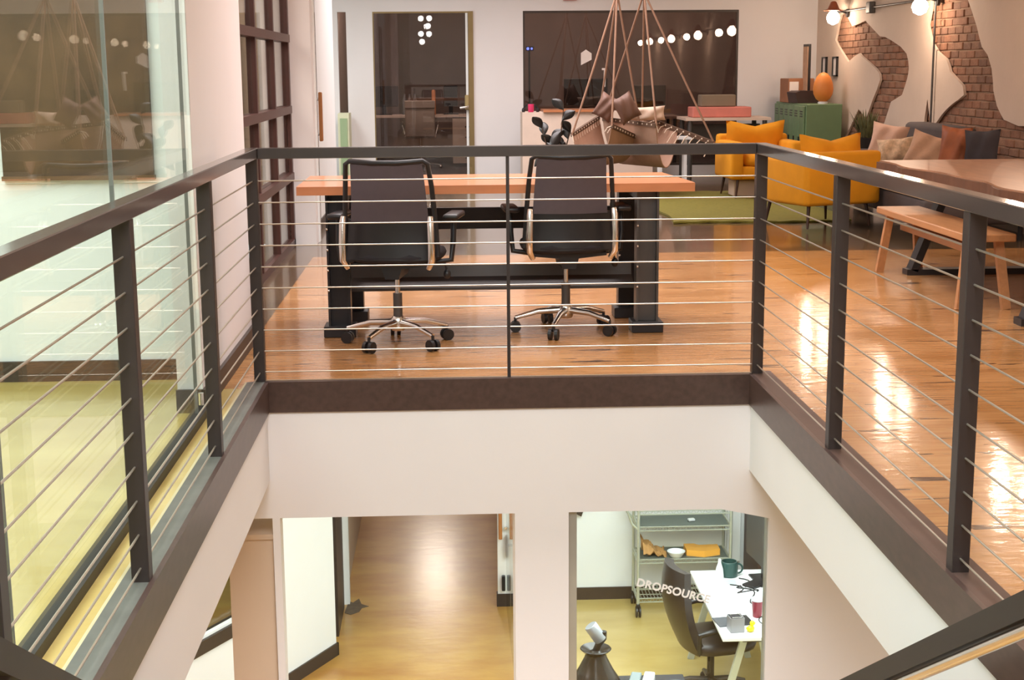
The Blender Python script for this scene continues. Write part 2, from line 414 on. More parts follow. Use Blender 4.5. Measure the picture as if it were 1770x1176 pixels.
# ================================================================== right wall: plaster torn off brick
XB = 4.85
def W(u, v):     # photograph pixel -> point of the brick wall's plane
    d = fw + rt2*((u-885)/F) - up2*((v-588)/F)
    k = XB/d.x
    return (d.y*k, CH+d.z*k)
P1 = [W(*p) for p in [(1461, 21), (1473, 45), (1478, 44), (1487, 40), (1496, 36), (1508, 49), (1521, 63), (1530, 64), (1544, 72), (1557, 81), (1567, 93), (1570, 106), (1571, 119), (1569, 132), (1566, 143), (1559, 164), (1548, 171), (1540, 176), (1533, 198), (1528, 214), (1523, 229), (1514, 262), (1490, 285), (1462, 285), (1461, 236), (1469, 221), (1477, 204), (1484, 189), (1495, 202), (1497, 205), (1503, 188), (1509, 171), (1516, 154), (1521, 138), (1520, 128), (1514, 119), (1502, 108), (1490, 98), (1485, 92), (1476, 98), (1466, 107), (1459, 96), (1454, 88), (1448, 78), (1444, 69), (1447, 55), (1450, 38), (1454, 26)]]
P2 = [W(*p) for p in [(1612, -30), (1610, 10), (1604, 43), (1607, 58), (1611, 74), (1621, 90), (1635, 102), (1639, 112), (1642, 124), (1653, 136), (1664, 148), (1666, 164), (1657, 172), (1647, 179), (1637, 188), (1628, 198), (1617, 214), (1612, 232), (1612, 330)]]
P2 += [(6.0, .02), (6.0, .93), (11.2, .93)]
P2 += [W(*p) for p in [(1760, 218), (1735, 207), (1729, 196), (1723, 183), (1717, 157), (1716, 138), (1714, 119), (1707, 95), (1697, 81), (1692, 62), (1688, 45), (1680, 20), (1673, 0), (1665, -30)]]
P3 = [W(*p) for p in [(1603, 171), (1608, 215), (1608, 240), (1595, 240), (1598, 205)]]
def plaster():
    cu = bpy.data.curves.new('plaster', 'CURVE'); cu.dimensions = '2D'; cu.fill_mode = 'BOTH'; cu.extrude = .013
    for poly in ([(-4, 0), (19.2, 0), (19.2, 3.6), (-4, 3.6)], P1, P2, P3):
        sp_ = cu.splines.new('POLY'); sp_.points.add(len(poly)-1); sp_.use_cyclic_u = True
        for q, (a, b) in zip(sp_.points, poly): q.co = (a, b, 0, 1)
    t = bpy.data.objects.new('tmp', cu); COL.objects.link(t)
    dg_ = bpy.context.evaluated_depsgraph_get()
    me = bpy.data.meshes.new_from_object(t.evaluated_get(dg_)); bpy.data.objects.remove(t)
    # local (a,b,h) -> world (XB+h, a, b)
    for v in me.vertices: v.co = Vector((XB+.013-v.co.z, v.co.x, v.co.y))
    me.materials.clear(); me.materials.append(PLAST)
    bm = bmesh.new(); bm.from_mesh(me); bmesh.ops.recalc_face_normals(bm, faces=bm.faces[:]); bm.to_mesh(me); bm.free()
    o = bpy.data.objects.new('wall_right', me); COL.objects.link(o); o['kind'] = 'structure'; return o
wr = plaster()
B(XB+.045, XB+.14, -4, 19.2, 0, 3.6).build('mortar_bed', MORTAR, wr)
def inside(poly, x, y):
    c = False; j = len(poly)-1
    for i in range(len(poly)):
        (a, b), (p, q) = poly[i], poly[j]
        if (b > y) != (q > y) and x < (p-a)*(y-b)/(q-b)+a: c = not c
        j = i
    return c
bl, bh, jt = .205, .066, .011
cand = []
for r in range(0, 38):
    z = r*(bh+jt)+.01
    off = (bl+jt)/2*(r % 2)
    for k in range(25, 90):
        y = k*(bl+jt)+off
        pts = [(y+dx, z+dz) for dx in (-.03, bl/2, bl+.03) for dz in (-.015, bh/2, bh+.015)]
        if any(inside(P, *q) for P in (P1, P2, P3) for q in pts) and y > 11.6:
            vis = (y < 16 and z > .6) or (y >= 16 and z > .55)
            cand.append((not vis, y, z))
cand.sort()
bms = [[B(0, .075, 0, bl, 0, bh, b=.006).mesh('brick', BRICK[i])][0] for i in range(4)]
rest = MB()
for i, (nv, y, z) in enumerate(cand):
    if nv or i >= 300:
        rest.box(XB+.03, XB+.1, y, y+bl, z, z+bh); continue
    o = bpy.data.objects.new('brick', bms[random.choice((0, 0, 1, 1, 2, 3))]); COL.objects.link(o); o.parent = wr
    o.location = (XB+.026+random.uniform(0, .014), y+random.uniform(-.004, .004), z+random.uniform(-.003, .003))
if rest.v: rest.build('brickwork', BRICK[0], wr, kind='stuff')

# ================================================================== STRUCTURE: lower level
struct('floor_lower', MB().box(-6, .49, -4, 24, ZL-.1, ZL).box(.49, 6, -4, YF, ZL-.1, ZL), FLOORL)
struct('floor_cart_room', B(.49, 6, YF, 24, ZL-.1, ZL), FLOORY)
wf = MB()
wf.box(XL, XR, YF, YF+.25, -.65, -.13)                      # beam under the far rail
wf.box(-1.6, XL, YF, YF+.25, -.65, -.46); wf.box(XR, 5, YF, YF+.25, -.65, -.46)
wf.box(.29, .545, YF, YF+.25, ZL, -.65)                     # pier between the doorway and the office window
wf.box(1.5, 5, YF, YF+.07, ZL, -.65)
wf.prism([(1.27, -.65), (1.5, -.65), (1.5, -.70)], 'y', YF, YF+.25)
wf.box(-.845, -.81, YF, YF+.1, ZL, -.65)
struct('wall_lower_front', wf, WALL)
struct('beam_left', B(XL-.2, XL, -1, YF, -.47, -.13), WALL)
struct('beam_right', B(XR, XR+.2, -1, YF, -.46, -.13), WALLC)
struct('ceiling_lower', MB().box(-6, XL-.2, -4, 24, -.5, -.46).box(XR+.2, 6, -4, YF, -.5, -.46).box(XL-.2, 6, YF+.25, 24, -.68, -.64), WALLC)
cl = B(-1.06, -.85, YF+.03, YF+.3, ZL, -.76).build('column_lower', TAN); cl['kind'] = 'structure'  # tan here puts warm lighting into the column's colour
B(-1.07, -.845, YF+.02, YF+.31, -.76, -.735).build('capital', TAN, cl)
DG = Matrix.Translation((-.99, 11.5, 0)) @ Matrix.Rotation(math.radians(-118.8), 4, 'Z')
struct('wall_lower_corridor', MB(DG).box(0, 1.05, -.12, 0, ZL, -.65).box(1.05, 3.1, -.12, 0, ZL, -2.72).box(3.1, 5.2, -.12, 0, ZL, -.65), WALLC)
struct('baseboard_lower_corridor', MB(DG).box(-.015, 5.2, 0, .015, ZL, ZL+.11).box(-.015, 0, -.12, .015, ZL, ZL+.11), DARK)
pt = MB().prism([(-.99, 12.45), (-.93, 12.40), (-.86, 12.47), (-.84, 12.56), (-.78, 12.60), (-.85, 12.66), (-.88, 12.80), (-.93, 12.70), (-.97, 12.74)], 'z', ZL+.0005, ZL+.004).build('worn_patch', mat('worn_patch', (112, 96, 78), .8, var=.2, scale=20)); pt['kind'] = 'structure'
w6 = MB(DG).box(1.05, 3.1, -.10, .03, -2.72, -2.62).build('window_6', DARK); w6['kind'] = 'structure'
MB(DG).box(1.05, 3.1, -.07, -.06, -2.62, -.65).build('glass_pane', GLASSL, w6)
MB(DG).box(1.05, 3.1, -.035, .005, -2.62, -2.60).build('sill_strip', WALLC, w6)
struct('trim_3', B(-1.04, -1.0, 11.9, 12.6, ZL, -.65), DARK)
struct('trim_4', B(-1.02, -.955, 12.66, 12.75, ZL, -.65), WALLC)
struct('wall_lower_corridor_far', B(-1.15, -1.0, 12.75, 24, ZL, -.65), TAN)
struct('wall_lower_corridor_right', B(.50, .6, 12.6, 24, ZL, -.65), TAN)
struct('wall_lower_partition', B(.47, .51, YF+.25, 12.5, ZL, -.65), GLASSL)
d4 = B(.395, .50, 12.53, 12.58, ZL+.12, -.66).build('door_4', WHITE); d4['kind'] = 'structure'
B(.385, .505, 12.52, 12.6, ZL, ZL+.12).build('kick_plate', DARK, d4)
B(.405, .437, 12.47, 12.5, -2.75, -2.35, b=.006).build('wooden_pull', mat('oak_pull', (176, 116, 66), .45), d4)
B(.43, .462, 12.48, 12.53, -3.24, -3.1, b=.006).build('floor_bolt', BLACK, d4)
MB().box(.47, .49, 12.48, 12.53, -2.92, -2.72, b=.004).tube([(.48, 12.5, -2.8), (.48, 12.45, -2.8), (.53, 12.45, -2.79)], .012, 8).build('lever', BLACK, d4)
MB().box(.46, .505, 12.49, 12.53, -2.66, -2.64).build('hinge', CHROME, d4)
# office window in the front plane
w5 = MB().box(.545, .585, YF+.02, YF+.09, ZL, -.65).box(1.494, 1.5, YF+.02, YF+.07, ZL, -.66).build('window_5', mat('anodised', (186, 192, 190), .35, .6)); w5['kind'] = 'structure'
B(.585, 1.494, YF+.05, YF+.06, ZL, -.65).build('glass_pane', GLASSL, w5)
def text(body, size, loc, rot, m, name, parent=None, ext=.001):
    cu = bpy.data.curves.new(name, 'FONT'); cu.body = body; cu.size = size; cu.extrude = ext; cu.offset = .0018; cu.space_character = 1.05
    t = bpy.data.objects.new(name, cu); COL.objects.link(t)
    me = bpy.data.meshes.new_from_object(t.evaluated_get(bpy.context.evaluated_depsgraph_get())); bpy.data.objects.remove(t)
    me.materials.clear(); me.materials.append(m)
    xs = [v.co.x for v in me.vertices]
    o = bpy.data.objects.new(name, me); COL.objects.link(o)
    o.matrix_world = Matrix.Translation(loc) @ rot
    if parent: o.parent = parent
    return o, max(xs)-min(xs)
R0 = Matrix.Rotation(math.radians(15.5), 4, 'Y') @ Matrix.Rotation(PI/2, 4, 'X')
to, tw = text('DROPSOURCE', .06, (.872, YF+.044, -1.037), R0, mat('vinyl_white', (240, 240, 238), .6), 'lettering', w5)
to.scale = (.365/tw,)*3
# cart room
struct('wall_lower_back', B(.6, 5, 12.66, 12.76, ZL, -.65), WALLC)
struct('baseboard_lower_back', B(.6, 5, 12.645, 12.66, ZL, ZL+.115), DARK)
struct('wall_lower_right', B(3.4, 3.5, YF+.25, 12.66, ZL, -.65), WALLC)
struct('wall_lower_left', B(-4, -3.9, -4, 24, ZL, -.5), WALLC)
struct('wall_lower_end', B(-4, 6, 23.8, 23.9, ZL, -.5), TAN)
struct('wall_lower_near', B(-4, 6, -4.1, -4, ZL, -.5), WALL)
struct('wall_lower_side', B(4.6, 4.7, -4, YF, ZL, -.5), WALL)
struct('wall_lower_behind', MB(DG).box(-3.5, 6, -2.2, -2.1, ZL, -.5), mat('grey_green_panel', (176, 178, 164), .6))
# ================================================================== RAILING
gr = thing('guard_railing', 'dark steel cable railing framing the open stairwell on three sides', 'railing', (.275, YF, 0))
gi = Matrix.Translation((-.275, -YF, 0))
def RB(): return MB(gi)
hr = .05/2
RB().box(XL-.055, XL, 2.0, YF+.055, 1.022, 1.07, b=.003).build('top_rail', STEELR, gr)
RB().box(XR, XR+.055, 1.6, YF+.055, 1.022, 1.07, b=.003).build('top_rail', STEELR, gr)
RB().box(XL, XR, YF, YF+.055, 1.022, 1.07, b=.003).build('top_rail', STEELR, gr)
# worn bright upper faces of the side rails
posts = [(XL-.003, YF+.003, -1), (XL-.003, 5.26, -1), (XL-.003, 3.92, -1), (XL-.003, 2.64, -1),
         (XR+.003, YF+.003, 1), (XR+.003, 5.2, 1), (XR+.003, 3.85, 1), (XR+.003, 2.5, 1)]
for x, y, s in posts:
    RB().box(min(x, x+.05*s), max(x, x+.05*s), y, y+.05, 0, 1.022, b=.002).build('post', STEEL, gr)
RB().box(.262, .277, YF+.012, YF+.03, 0, 1.022).build('thin_post', STEEL, gr)
zs = [.922-.0975*i for i in range(10)]
for z in zs:
    RB().tube([(XL-.026, 1.5, z), (XL-.026, YF+.03, z)], .0033, 6).build('cable', CABLE, gr)
    RB().tube([(XR+.026, 1.5, z), (XR+.026, YF+.03, z)], .0033, 6).build('cable', CABLE, gr)
    RB().tube([(XL-.02, YF+.028, z), (XR+.02, YF+.028, z)], .0030, 6).build('cable', CABLE, gr)
# edge channels round the opening
e1 = struct('trim_6', MB().box(XL-.005, XL+.012, -1, YF, -.14, .004).box(XL-.005, XR+.005, YF-.012, YF+.02, -.14, .004).box(XR-.012, XR+.005, -1, YF, -.14, .004), STEELTOP)
B(XL-.085, XL-.005, -1, YF, -.02, .004).build('curb_top', CURBTOP, e1)
B(XR+.005, XR+.1, -1, YF+.06, -.02, .004).build('curb_top', mat('brown_steel_top', (96, 76, 68), .5, .3, var=.12), e1)
B(XL-.095, XL-.085, -1, YF, -.02, .003).build('edge_strip', mat('pale_strip', (196, 184, 146), .5), e1)
B(XL-.005, XR+.005, YF+.02, YF+.035, -.02, .006).build('floor_nosing', mat('nosing', (150, 128, 104), .4, .3), e1)
# stair handrails going down into the opening
def handrail(x, y0, z0, y1, z1, lab, pipe=None):
    t = thing('stair_handrail', lab, 'handrail', (x, y0, z0))
    m_ = Matrix.Translation((-x, -y0, -z0))
    MB(m_).bar((x, y0, z0), (x, y1, z1), .05, .055).build('rail', STEELD, t)
    if pipe: MB(m_).tube([(x+pipe, y0, z0-.055), (x+pipe, y1, z1-.055)], .015, 10).build('grip_pipe', CHROME, t)
    for f in (.3, .85):
        yy, zz = y0+(y1-y0)*f, z0+(z1-z0)*f
        MB(m_).cyl((x, yy, zz-.9), (x, yy, zz-.02), .018, 8).build('post', STEEL, t)
handrail(1.2, 1.6, 1.024, 4.4, -.625, 'dark stair handrail with polished steel grip pipe slung beneath it', -.008)
handrail(-.8, 1.6, .903, 4.4, -.777, 'plain dark stair handrail without a grip pipe')

# ================================================================== HALL FURNITURE
# work table
tb = thing('work_table', 'long butcher-block work table on dark steel column legs behind the railing', 'table', (.25, 8.0, 0))
ti = Matrix.Translation((-.25, -8.0, 0))
Z0 = .812
MB(ti).prism([(-.79, 7.62), (1.30, 7.62), (1.30, 7.72), (1.24, 8.42), (-.79, 8.42)], 'z', Z0-.045, Z0).build('tabletop', PINEW, tb)
for x in (-.59, 1.065):
    for y, c in ((7.76, 0), (8.24, 1)):
        dx = .04*(1 if x < 0 else -1)*c
        p = MB(ti)
        xx = x+dx
        p.box(xx-.06, xx-.048, y-.05, y+.05, .06, Z0-.045); p.box(xx+.048, xx+.06, y-.05, y+.05, .06, Z0-.045); p.box(xx-.048, xx+.048, y-.012, y+.012, .06, Z0-.045)
        l = p.build('leg', GREYM if x > 0 and not c else BLACKM, tb)
        MB(ti).box(xx-.085, xx+.085, y-.08, y+.08, 0, .06, b=.004).build('foot', BLACKM, l)
        q = MB(ti)
        for k in range(4): q.ball((xx-.054, y-.052, .25+.11*k), .008, n=6, m=4)
        q.build('rivet', CHROME, l, kind='stuff')
    MB(ti).box(x-.05, x+.05, 7.76, 8.24, Z0-.1, Z0-.045).build('end_beam', BLACKM, tb)
MB(ti).box(-.55, 1.03, 8.20, 8.235, .52, .64).build('upper_stretcher', BLACKM, tb)
MB(ti).prism([(8.0, .20), (8.0, .215), (8.12, .26), (8.13, .325), (8.16, .325), (8.15, .25), (8.03, .20)], 'x', -.55, 1.03).build('lower_stretcher', GREYM, tb)

# office chair
def make_office_chair(label, loc, rz):
    t = thing('office_chair', label, 'chair', loc, rz, None)
    star = MB()
    star.lathe([(.032, .075), (.04, .085), (.04, .135), (.028, .15)], n=14)
    for k in range(5):
        a = PI/2+2*PI*k/5+.25; d = Vector((math.cos(a), math.sin(a), 0))
        star.tube([d*.03+Vector((0, 0, .118)), d*.15+Vector((0, 0, .112)), d*.275+Vector((0, 0, .078))], [.02, .016, .012], 8)
    bs = star.build('star_base', CHROME, t)
    for k in range(5):
        a = PI/2+2*PI*k/5+.25; d = Vector((math.cos(a), math.sin(a), 0)); n_ = Vector((-d.y, d.x, 0))
        c = d*.275+Vector((0, 0, .03))
        cs = MB()
        for s in (-1, 1): cs.cyl((c+n_*s*.008), (c+n_*s*.026), .03, 14)
        cs.cyl(c+Vector((0, 0, .015)), c+Vector((0, 0, .05)), .008, 8)
        cs.build('caster', BLACK, t)
    MB().cyl((0, 0, .13), (0, 0, .27), .024).build('gas_lift_sleeve', GREYM, t)
    MB().cyl((0, 0, .27), (0, 0, .40), .013).build('gas_lift', CHROME, t)
    MB().prism([(-.035, .36), (.035, .36), (.05, .415), (.2, .43), (.2, .445), (-.2, .445), (-.2, .43), (-.05, .415)], 'y', -.14, .12).build('tilt_mechanism', BLACK, t)
    MB().ball((0, .03, .475), .245, .24, .04, p=3.2, n=24, m=10).build('seat', mat('black_fabric', (36, 32, 36), .8, var=.1, bump=.1, bscale=150), t)
    # back: curved, leaning
    def bp(u, v):
        wdt = (.245-.035*v)*(2*u-1)
        z = .455+.51*v
        y = -.215-.05*v+.035*math.sin(v*PI)*1.0+.05*((2*u-1)**2)
        return Vector((wdt, y, z))
    ms = MB().sheet(lambda u, v: bp(.07+.86*u, .40+.57*v), 10, 8, .006)
    ms.build('mesh_back', mat('back_mesh', (84, 74, 80), .7, var=.05, scale=30), t)
    MB().sheet(lambda u, v: bp(.02+.96*u, .02+.40*v)+Vector((0, .004, 0)), 10, 4, .02).build('lumbar_panel', BLACK, t)
    fr = MB()
    fr.tube([bp(0, .05), bp(0, .4), bp(0, .75), bp(.01, .97), bp(.06, 1), bp(.35, .985), bp(.65, .985), bp(.94, 1), bp(.99, .97), bp(1, .75), bp(1, .4), bp(1, .05)], .013, 8)
    fr.build('back_frame', BLACK, t)
    for s in (0, 1):
        x = (2*s-1)
        MB().tube([Vector((x*.205, -.225, .43)), Vector((x*.225, -.247, .47)), Vector((x*.225, -.25, .56)), Vector((x*.222, -.245, .66)), Vector((x*.22, -.235, .69))], [.014, .019, .019, .019, .015], 8).build('back_support', CHROME, t)
        MB().tube([Vector((x*.2, -.05, .44)), Vector((x*.29, -.03, .45)), Vector((x*.3, -.02, .55)), Vector((x*.3, .0, .66))], .015, 8).build('arm_post', BLACK, t)
        MB().box(x*.3-.04, x*.3+.04, -.11, .14, .66, .69, b=.012, seg=2).build('armrest', BLACK, t)
    MB().tube([Vector((.2, .0, .44)), Vector((.255, -.02, .43)), Vector((.265, -.02, .39))], .007, 6).ball((.265, -.02, .375), .02, .02, .026, n=8, m=6).build('lever', BLACK, t)
    return t
ch = make_office_chair('black mesh office chair at the tabletop corner, its armrest turned into view', (-.27, 7.47, 0), -.16)
dup(ch, (.63, 7.78, 0), .06, 'black mesh office chair squarely tucked in beneath the hanging hammock seats')

# stuffed pads: thin along local x, wide along y, tall along z
def pad(m_, sx, sz, th=.075, pin=.09, dip=0):
    n = 14; mb = MB(m_)
    def fn(s_, u, v):
        a, b = 2*u-1, 2*v-1
        h = s_*th*max(0, (1-a**4)*(1-b**4))**.6
        k = 1-pin*(1-abs(a)**2)*abs(b)**2-pin*(1-abs(b)**2)*abs(a)**2
        z = b*sz*k
        if dip and b > 0: z -= dip*b*max(0, 1-abs(a)*1.15)
        return (h+.01*math.sin(7*a+3*b), a*sx*k, z)
    for s_ in (1, -1):
        mb.add([fn(s_, i/n, j/n) for i in range(n+1) for j in range(n+1)],
               [(i*(n+1)+j, (i+1)*(n+1)+j, (i+1)*(n+1)+j+1, i*(n+1)+j+1) for i in range(n) for j in range(n)], True)
    return mb
# mustard armchairs
def make_armchair(label, loc, rz):
    t = thing('armchair', label, 'armchair', loc, rz, None)
    sh = MB()
    sh.box(-.39, .39, -.40, -.24, .2, .66, b=.035, seg=3)
    for s in (-1, 1): sh.box(min(s*.40, s*.26), max(s*.40, s*.26), -.38, .36, .2, .60, b=.035, seg=3)
    sh.box(-.36, .36, -.35, .34, .2, .34, b=.02, seg=2)
    sh.build('upholstered_shell', MUSTARD, t)
    MB().ball((0, .06, .40), .255, .30, .075, p=4, n=24, m=10).build('seat_cushion', MUSTARD, t)
    m_ = Matrix.Translation((0, -.20, .60)) @ Matrix.Rotation(PI/2, 4, 'Z') @ Matrix.Rotation(.14, 4, 'Y')
    pad(m_, .33, .21, .085, .05, .055).build('back_cushion', MUSTARD, t)
    for x in (-.3, .3):
        for y in (-.3, .28):
            MB().tube([Vector((x, y, .21)), Vector((x*1.1, y*1.1, 0))], [.018, .010], 8).build('leg', mat('walnut_leg', (62, 36, 22), .4), t)
    return t
ac = make_armchair('mustard armchair seen from behind, nearer to the long wood table', (3.28, 12.82, .022), .38)
dup(ac, (3.38, 15.75, .022), PI+.06, 'mustard armchair facing the railing in front of the green lockers')
tag(B(3.08, 3.38, 15.62, 15.9, .025, .2, b=.01).build('storage_box', mat('pale_box', (206, 184, 166), .7)), 'pale box on the floor tucked under the facing armchair', 'box')
# rug
def rug():
    m = MB(); m.sheet(lambda u, v: Vector((2.05+1.65*u+.05*math.sin(9*v), 13.15+3.3*v+.04*math.sin(7*u), .02+.004*math.sin(40*u)*math.cos(37*v))), 30, 36, .018)
    return m.build('rug', mat('green_rug', (120, 112, 40), .95, var=.2, scale=40, bump=.8, bscale=150))
tag(rug(), 'green shag rug on the floor under the mustard armchairs', 'rug')

# long live-edge table with trestle legs
lt = thing('dining_table', 'long live-edge wooden table on black trapezoid legs beyond the railing', 'table', (3.6, 8.9, 0))
li = Matrix.Translation((-3.6, -8.9, 0))
edgeL = [(3.06+.03*math.sin(y*3.1)+.018*math.sin(y*7.7+1), y) for y in [7.2+.1*k for k in range(31)]]
edgeR = [(4.22+.03*math.sin(y*2.7+2)+.018*math.sin(y*6.7), y) for y in [10.2-.1*k for k in range(31)]]
MB(li).prism(edgeL+edgeR, 'z', .70, .752).build('tabletop', WALNUT, lt)
MB(li).prism([(x-.014+.01*math.sin(y*11), y) for x, y in edgeL]+[(x+.02, y) for x, y in reversed(edgeL)], 'z', .675, .742).build('bark_edge', BARK, lt)
for y in (9.75, 7.75):
    f = MB(li)
    f.bar((3.42, y, .69), (3.17, y, .03), .11, .05, (1, 0, 0)); f.bar((3.86, y, .69), (4.11, y, .03), .11, .05, (1, 0, 0))
    f.box(3.12, 4.16, y-.055, y+.055, 0, .04); f.box(3.3, 3.98, y-.055, y+.055, .66, .70)
    f.build('leg_frame', BLACK, lt)
def make_bench(label, loc):
    t = thing('bench', label, 'bench', loc, 0)
    MB().box(-.15, .15, -.88, .88, .405, .45, b=.006).build('seat', BENCHW, t)
    for y in (-.78, .78):
        for x in (-.12, .12):
            MB().bar((x*.75, y*.97, .405), (x*1.15, y*1.03, 0), .05, .04, (0, 1, 0)).build('leg', BENCHW, t)
    MB().box(-.02, .02, -.75, .75, .3, .345).build('stretcher', BENCHW, t)
    return t
be = make_bench('plain wooden bench on the railing side of the long table', (3.12, 9.08, 0))
dup(be, (4.25, 9.1, 0), 0, 'plain wooden bench on the sofa side of the long table')

# sofa and cushions
so = thing('sofa', 'dark grey low sofa against the torn plaster and brick wall', 'sofa', (4.35, 12.9, 0))
si = Matrix.Translation((-4.25, -12.9, 0))
SOFA = mat('grey_felt', (82, 72, 70), .9, var=.1, bump=.1, bscale=120)
MB(si).box(4.42, 4.66, 12.95, 14.35, .2, .86, b=.05, seg=3).build('backrest', SOFA, so)
MB(si).box(3.72, 4.7, 11.5, 14.35, .14, .34, b=.03, seg=2).build('base', SOFA, so)
for k in range(2): MB(si).box(3.70, 4.44+.27*(1-k), 11.55+1.4*k, 12.93+1.4*k, .34, .49, b=.045, seg=3).build('seat_cushion', SOFA, so)
MB(si).box(3.72, 4.5, 14.2, 14.38, .14, .6, b=.05, seg=3).build('arm', SOFA, so)
for x in (3.8, 4.55):
    for y in (11.6, 14.25): MB(si).cyl((x, y, 0), (x, y, .15), .02, 8).build('leg', BLACK, so)
def pillow(name, label, c, sx, sz, rx, ry, rz, m):
    m_ = Matrix.Translation(c) @ Matrix.Rotation(rz, 4, 'Z') @ Matrix.Rotation(ry, 4, 'Y') @ Matrix.Rotation(rx, 4, 'X')
    return tag(pad(m_, sx, sz).build(name, m), label, 'cushion')
PKM = mat('pink_linen', (208, 168, 146), .9, var=.1, scale=12, bump=.2, bscale=90)
BGM = mat('beige_linen', (190, 150, 122), .9, var=.1, scale=12, bump=.2, bscale=90)
PTM = mat('patterned_linen', (206, 170, 138), .9, var=.35, scale=26, bump=.2, bscale=90)
DKM = mat('charcoal_linen', (52, 46, 50), .9, var=.1, scale=12)
THR = mat('rust_leather', (150, 84, 50), .6, var=.25, scale=9)
pillow('cushion', 'pinkish cushion propped on the sofa end nearest the potted plant', (4.24, 13.95, .675), .18, .185, .15, .2, 1.0, PKM)
pillow('cushion', 'small patterned cushion lying low between two plain cushions', (4.20, 13.5, .62), .19, .13, -.12, .3, 1.05, PTM)
pillow('cushion', 'beige cushion leaning steeply beside the rust brown cushion', (4.30, 12.95, .64), .18, .17, .3, .25, 1.1, BGM)
pillow('cushion', 'charcoal cushion standing against brick beside the rust cushion', (4.48, 12.1, .68), .15, .20, -.05, .2, .9, DKM)
pillow('cushion', 'rust brown leather cushion standing upright against exposed brick', (4.36, 12.42, .69), .13, .205, .08, .15, 1.1, THR)
# plant behind the armchair
pl = thing('potted_plant', 'feathery green plant in a dark tall pot against exposed brick', 'plant', (4.55, 15.75, 0))
MB().lathe([(.08, 0), (.1, .02), (.13, .62), (.135, .64), (.11, .64), (.1, .6)], n=18).build('pot', BLACK, pl)
lf = MB()
for k in range(70):
    a = random.uniform(0, 2*PI); e = random.uniform(.02, .16); h = random.uniform(.16, .34)
    b = Vector((.05*math.cos(a), .05*math.sin(a), .62)); tip = b+Vector((e*math.cos(a), e*math.sin(a), h))
    s = Vector((-math.sin(a), math.cos(a), 0))*.012
    mid = (b+tip)/2+Vector((0, 0, .03))
    lf.add([b[:], (mid+s)[:], tip[:], (mid-s)[:]], [(0, 1, 2, 3)])
lf.build('foliage', mat('plant_green', (92, 92, 56), .7, var=.3, scale=20), pl, kind='stuff')

# lockers
lk = thing('locker_unit', 'green metal locker bank in the corner by the back wall', 'locker', (4.53, 18.3, 0))
lki = Matrix.Translation((-4.53, -18.3, 0))
MB(lki).box(4.32, 4.76, 17.52, 19.14, 0, .955, b=.006).build('body', GREEN, lk)
for k in range(6):
    y = 17.545+.264*k
    dr = MB(lki).box(4.298, 4.318, y+.008, y+.256, .05, .93, b=.004).build('door', GREEN, lk)
    MB(lki).box(4.285, 4.298, y+.20, y+.225, .46, .56).build('handle', BLACK, dr)
    v_ = MB(lki)
    for q in range(3): v_.box(4.294, 4.299, y+.07, y+.19, .80+.03*q, .812+.03*q)
    v_.build('vent', BLACK, dr)
cb = thing('cardboard_box', 'brown cardboard box with a white label on the green lockers', 'box', (4.42, 18.55, .955))
MB().box(-.13, .2, -.2, .26, 0, .30, b=.006).build('carton', mat('cardboard', (160, 108, 76), .8, var=.06), cb)
MB().box(-.115, 0, -.204, -.2, .12, .26).build('label', DEC, cb)
tag(MB(Matrix.Translation((4.44, 18.15, .957)) @ Matrix.Rotation(.1, 4, 'Z')).prism([(-.13, 0), (.13, 0), (.16, .13), (.10, .15), (-.10, .15), (-.16, .13)], 'y', -.16, .18).build('leather_case', mat('case_leather', (58, 40, 38), .5)),
    'dark low case lying between the box and the orange lamp', 'case')
eg = thing('egg_lamp', 'orange egg-shaped table lamp on the green lockers', 'lamp', (4.56, 17.68, .955))
MB().lathe([(.06, 0), (.06, .02), (.04, .03)], n=16).build('base', WHITE, eg)
MB().lathe([(.045, .03), (.085, .06), (.115, .12), (.122, .18), (.112, .25), (.085, .32), (.05, .36), (.015, .375)], n=24).build('shade', mat('orange_shade', (226, 138, 62), .55, var=.04), eg)
pf = thing('picture_frame', 'tall dark picture frame standing edge-on on the green lockers', 'picture frame', (4.50, 18.28, .955), .04)
MB().box(-.015, .015, -.12, .12, .12, .72).build('frame', BLACK, pf)
MB().box(-.022, -.015, -.10, .10, .15, .69).build('picture', mat('beige_print', (196, 152, 120), .6, var=.2, scale=12), pf)
MB().box(-.012, .012, -.02, .02, 0, .12).build('stand', WHITE, pf)
for i, (y, lb) in enumerate(((18.72, 'small black frame on the plaster wall nearest the corner'), (18.2, 'small black frame on the plaster wall above the orange lamp'))):
    f = thing('wall_frame', lb, 'picture frame', (XB, y, 1.40), 0, 'small frames on the plaster wall')
    b_ = MB()
    b_.box(-.03, 0, -.10, .10, -.12, -.105).box(-.03, 0, -.10, .10, .105, .12).box(-.03, 0, -.10, -.085, -.12, .12).box(-.03, 0, .085, .10, -.12, .12)
    b_.build('frame', BLACK, f)
    MB().box(-.015, -.005, -.085, .085, -.105, .105).build('print', DEC, f)

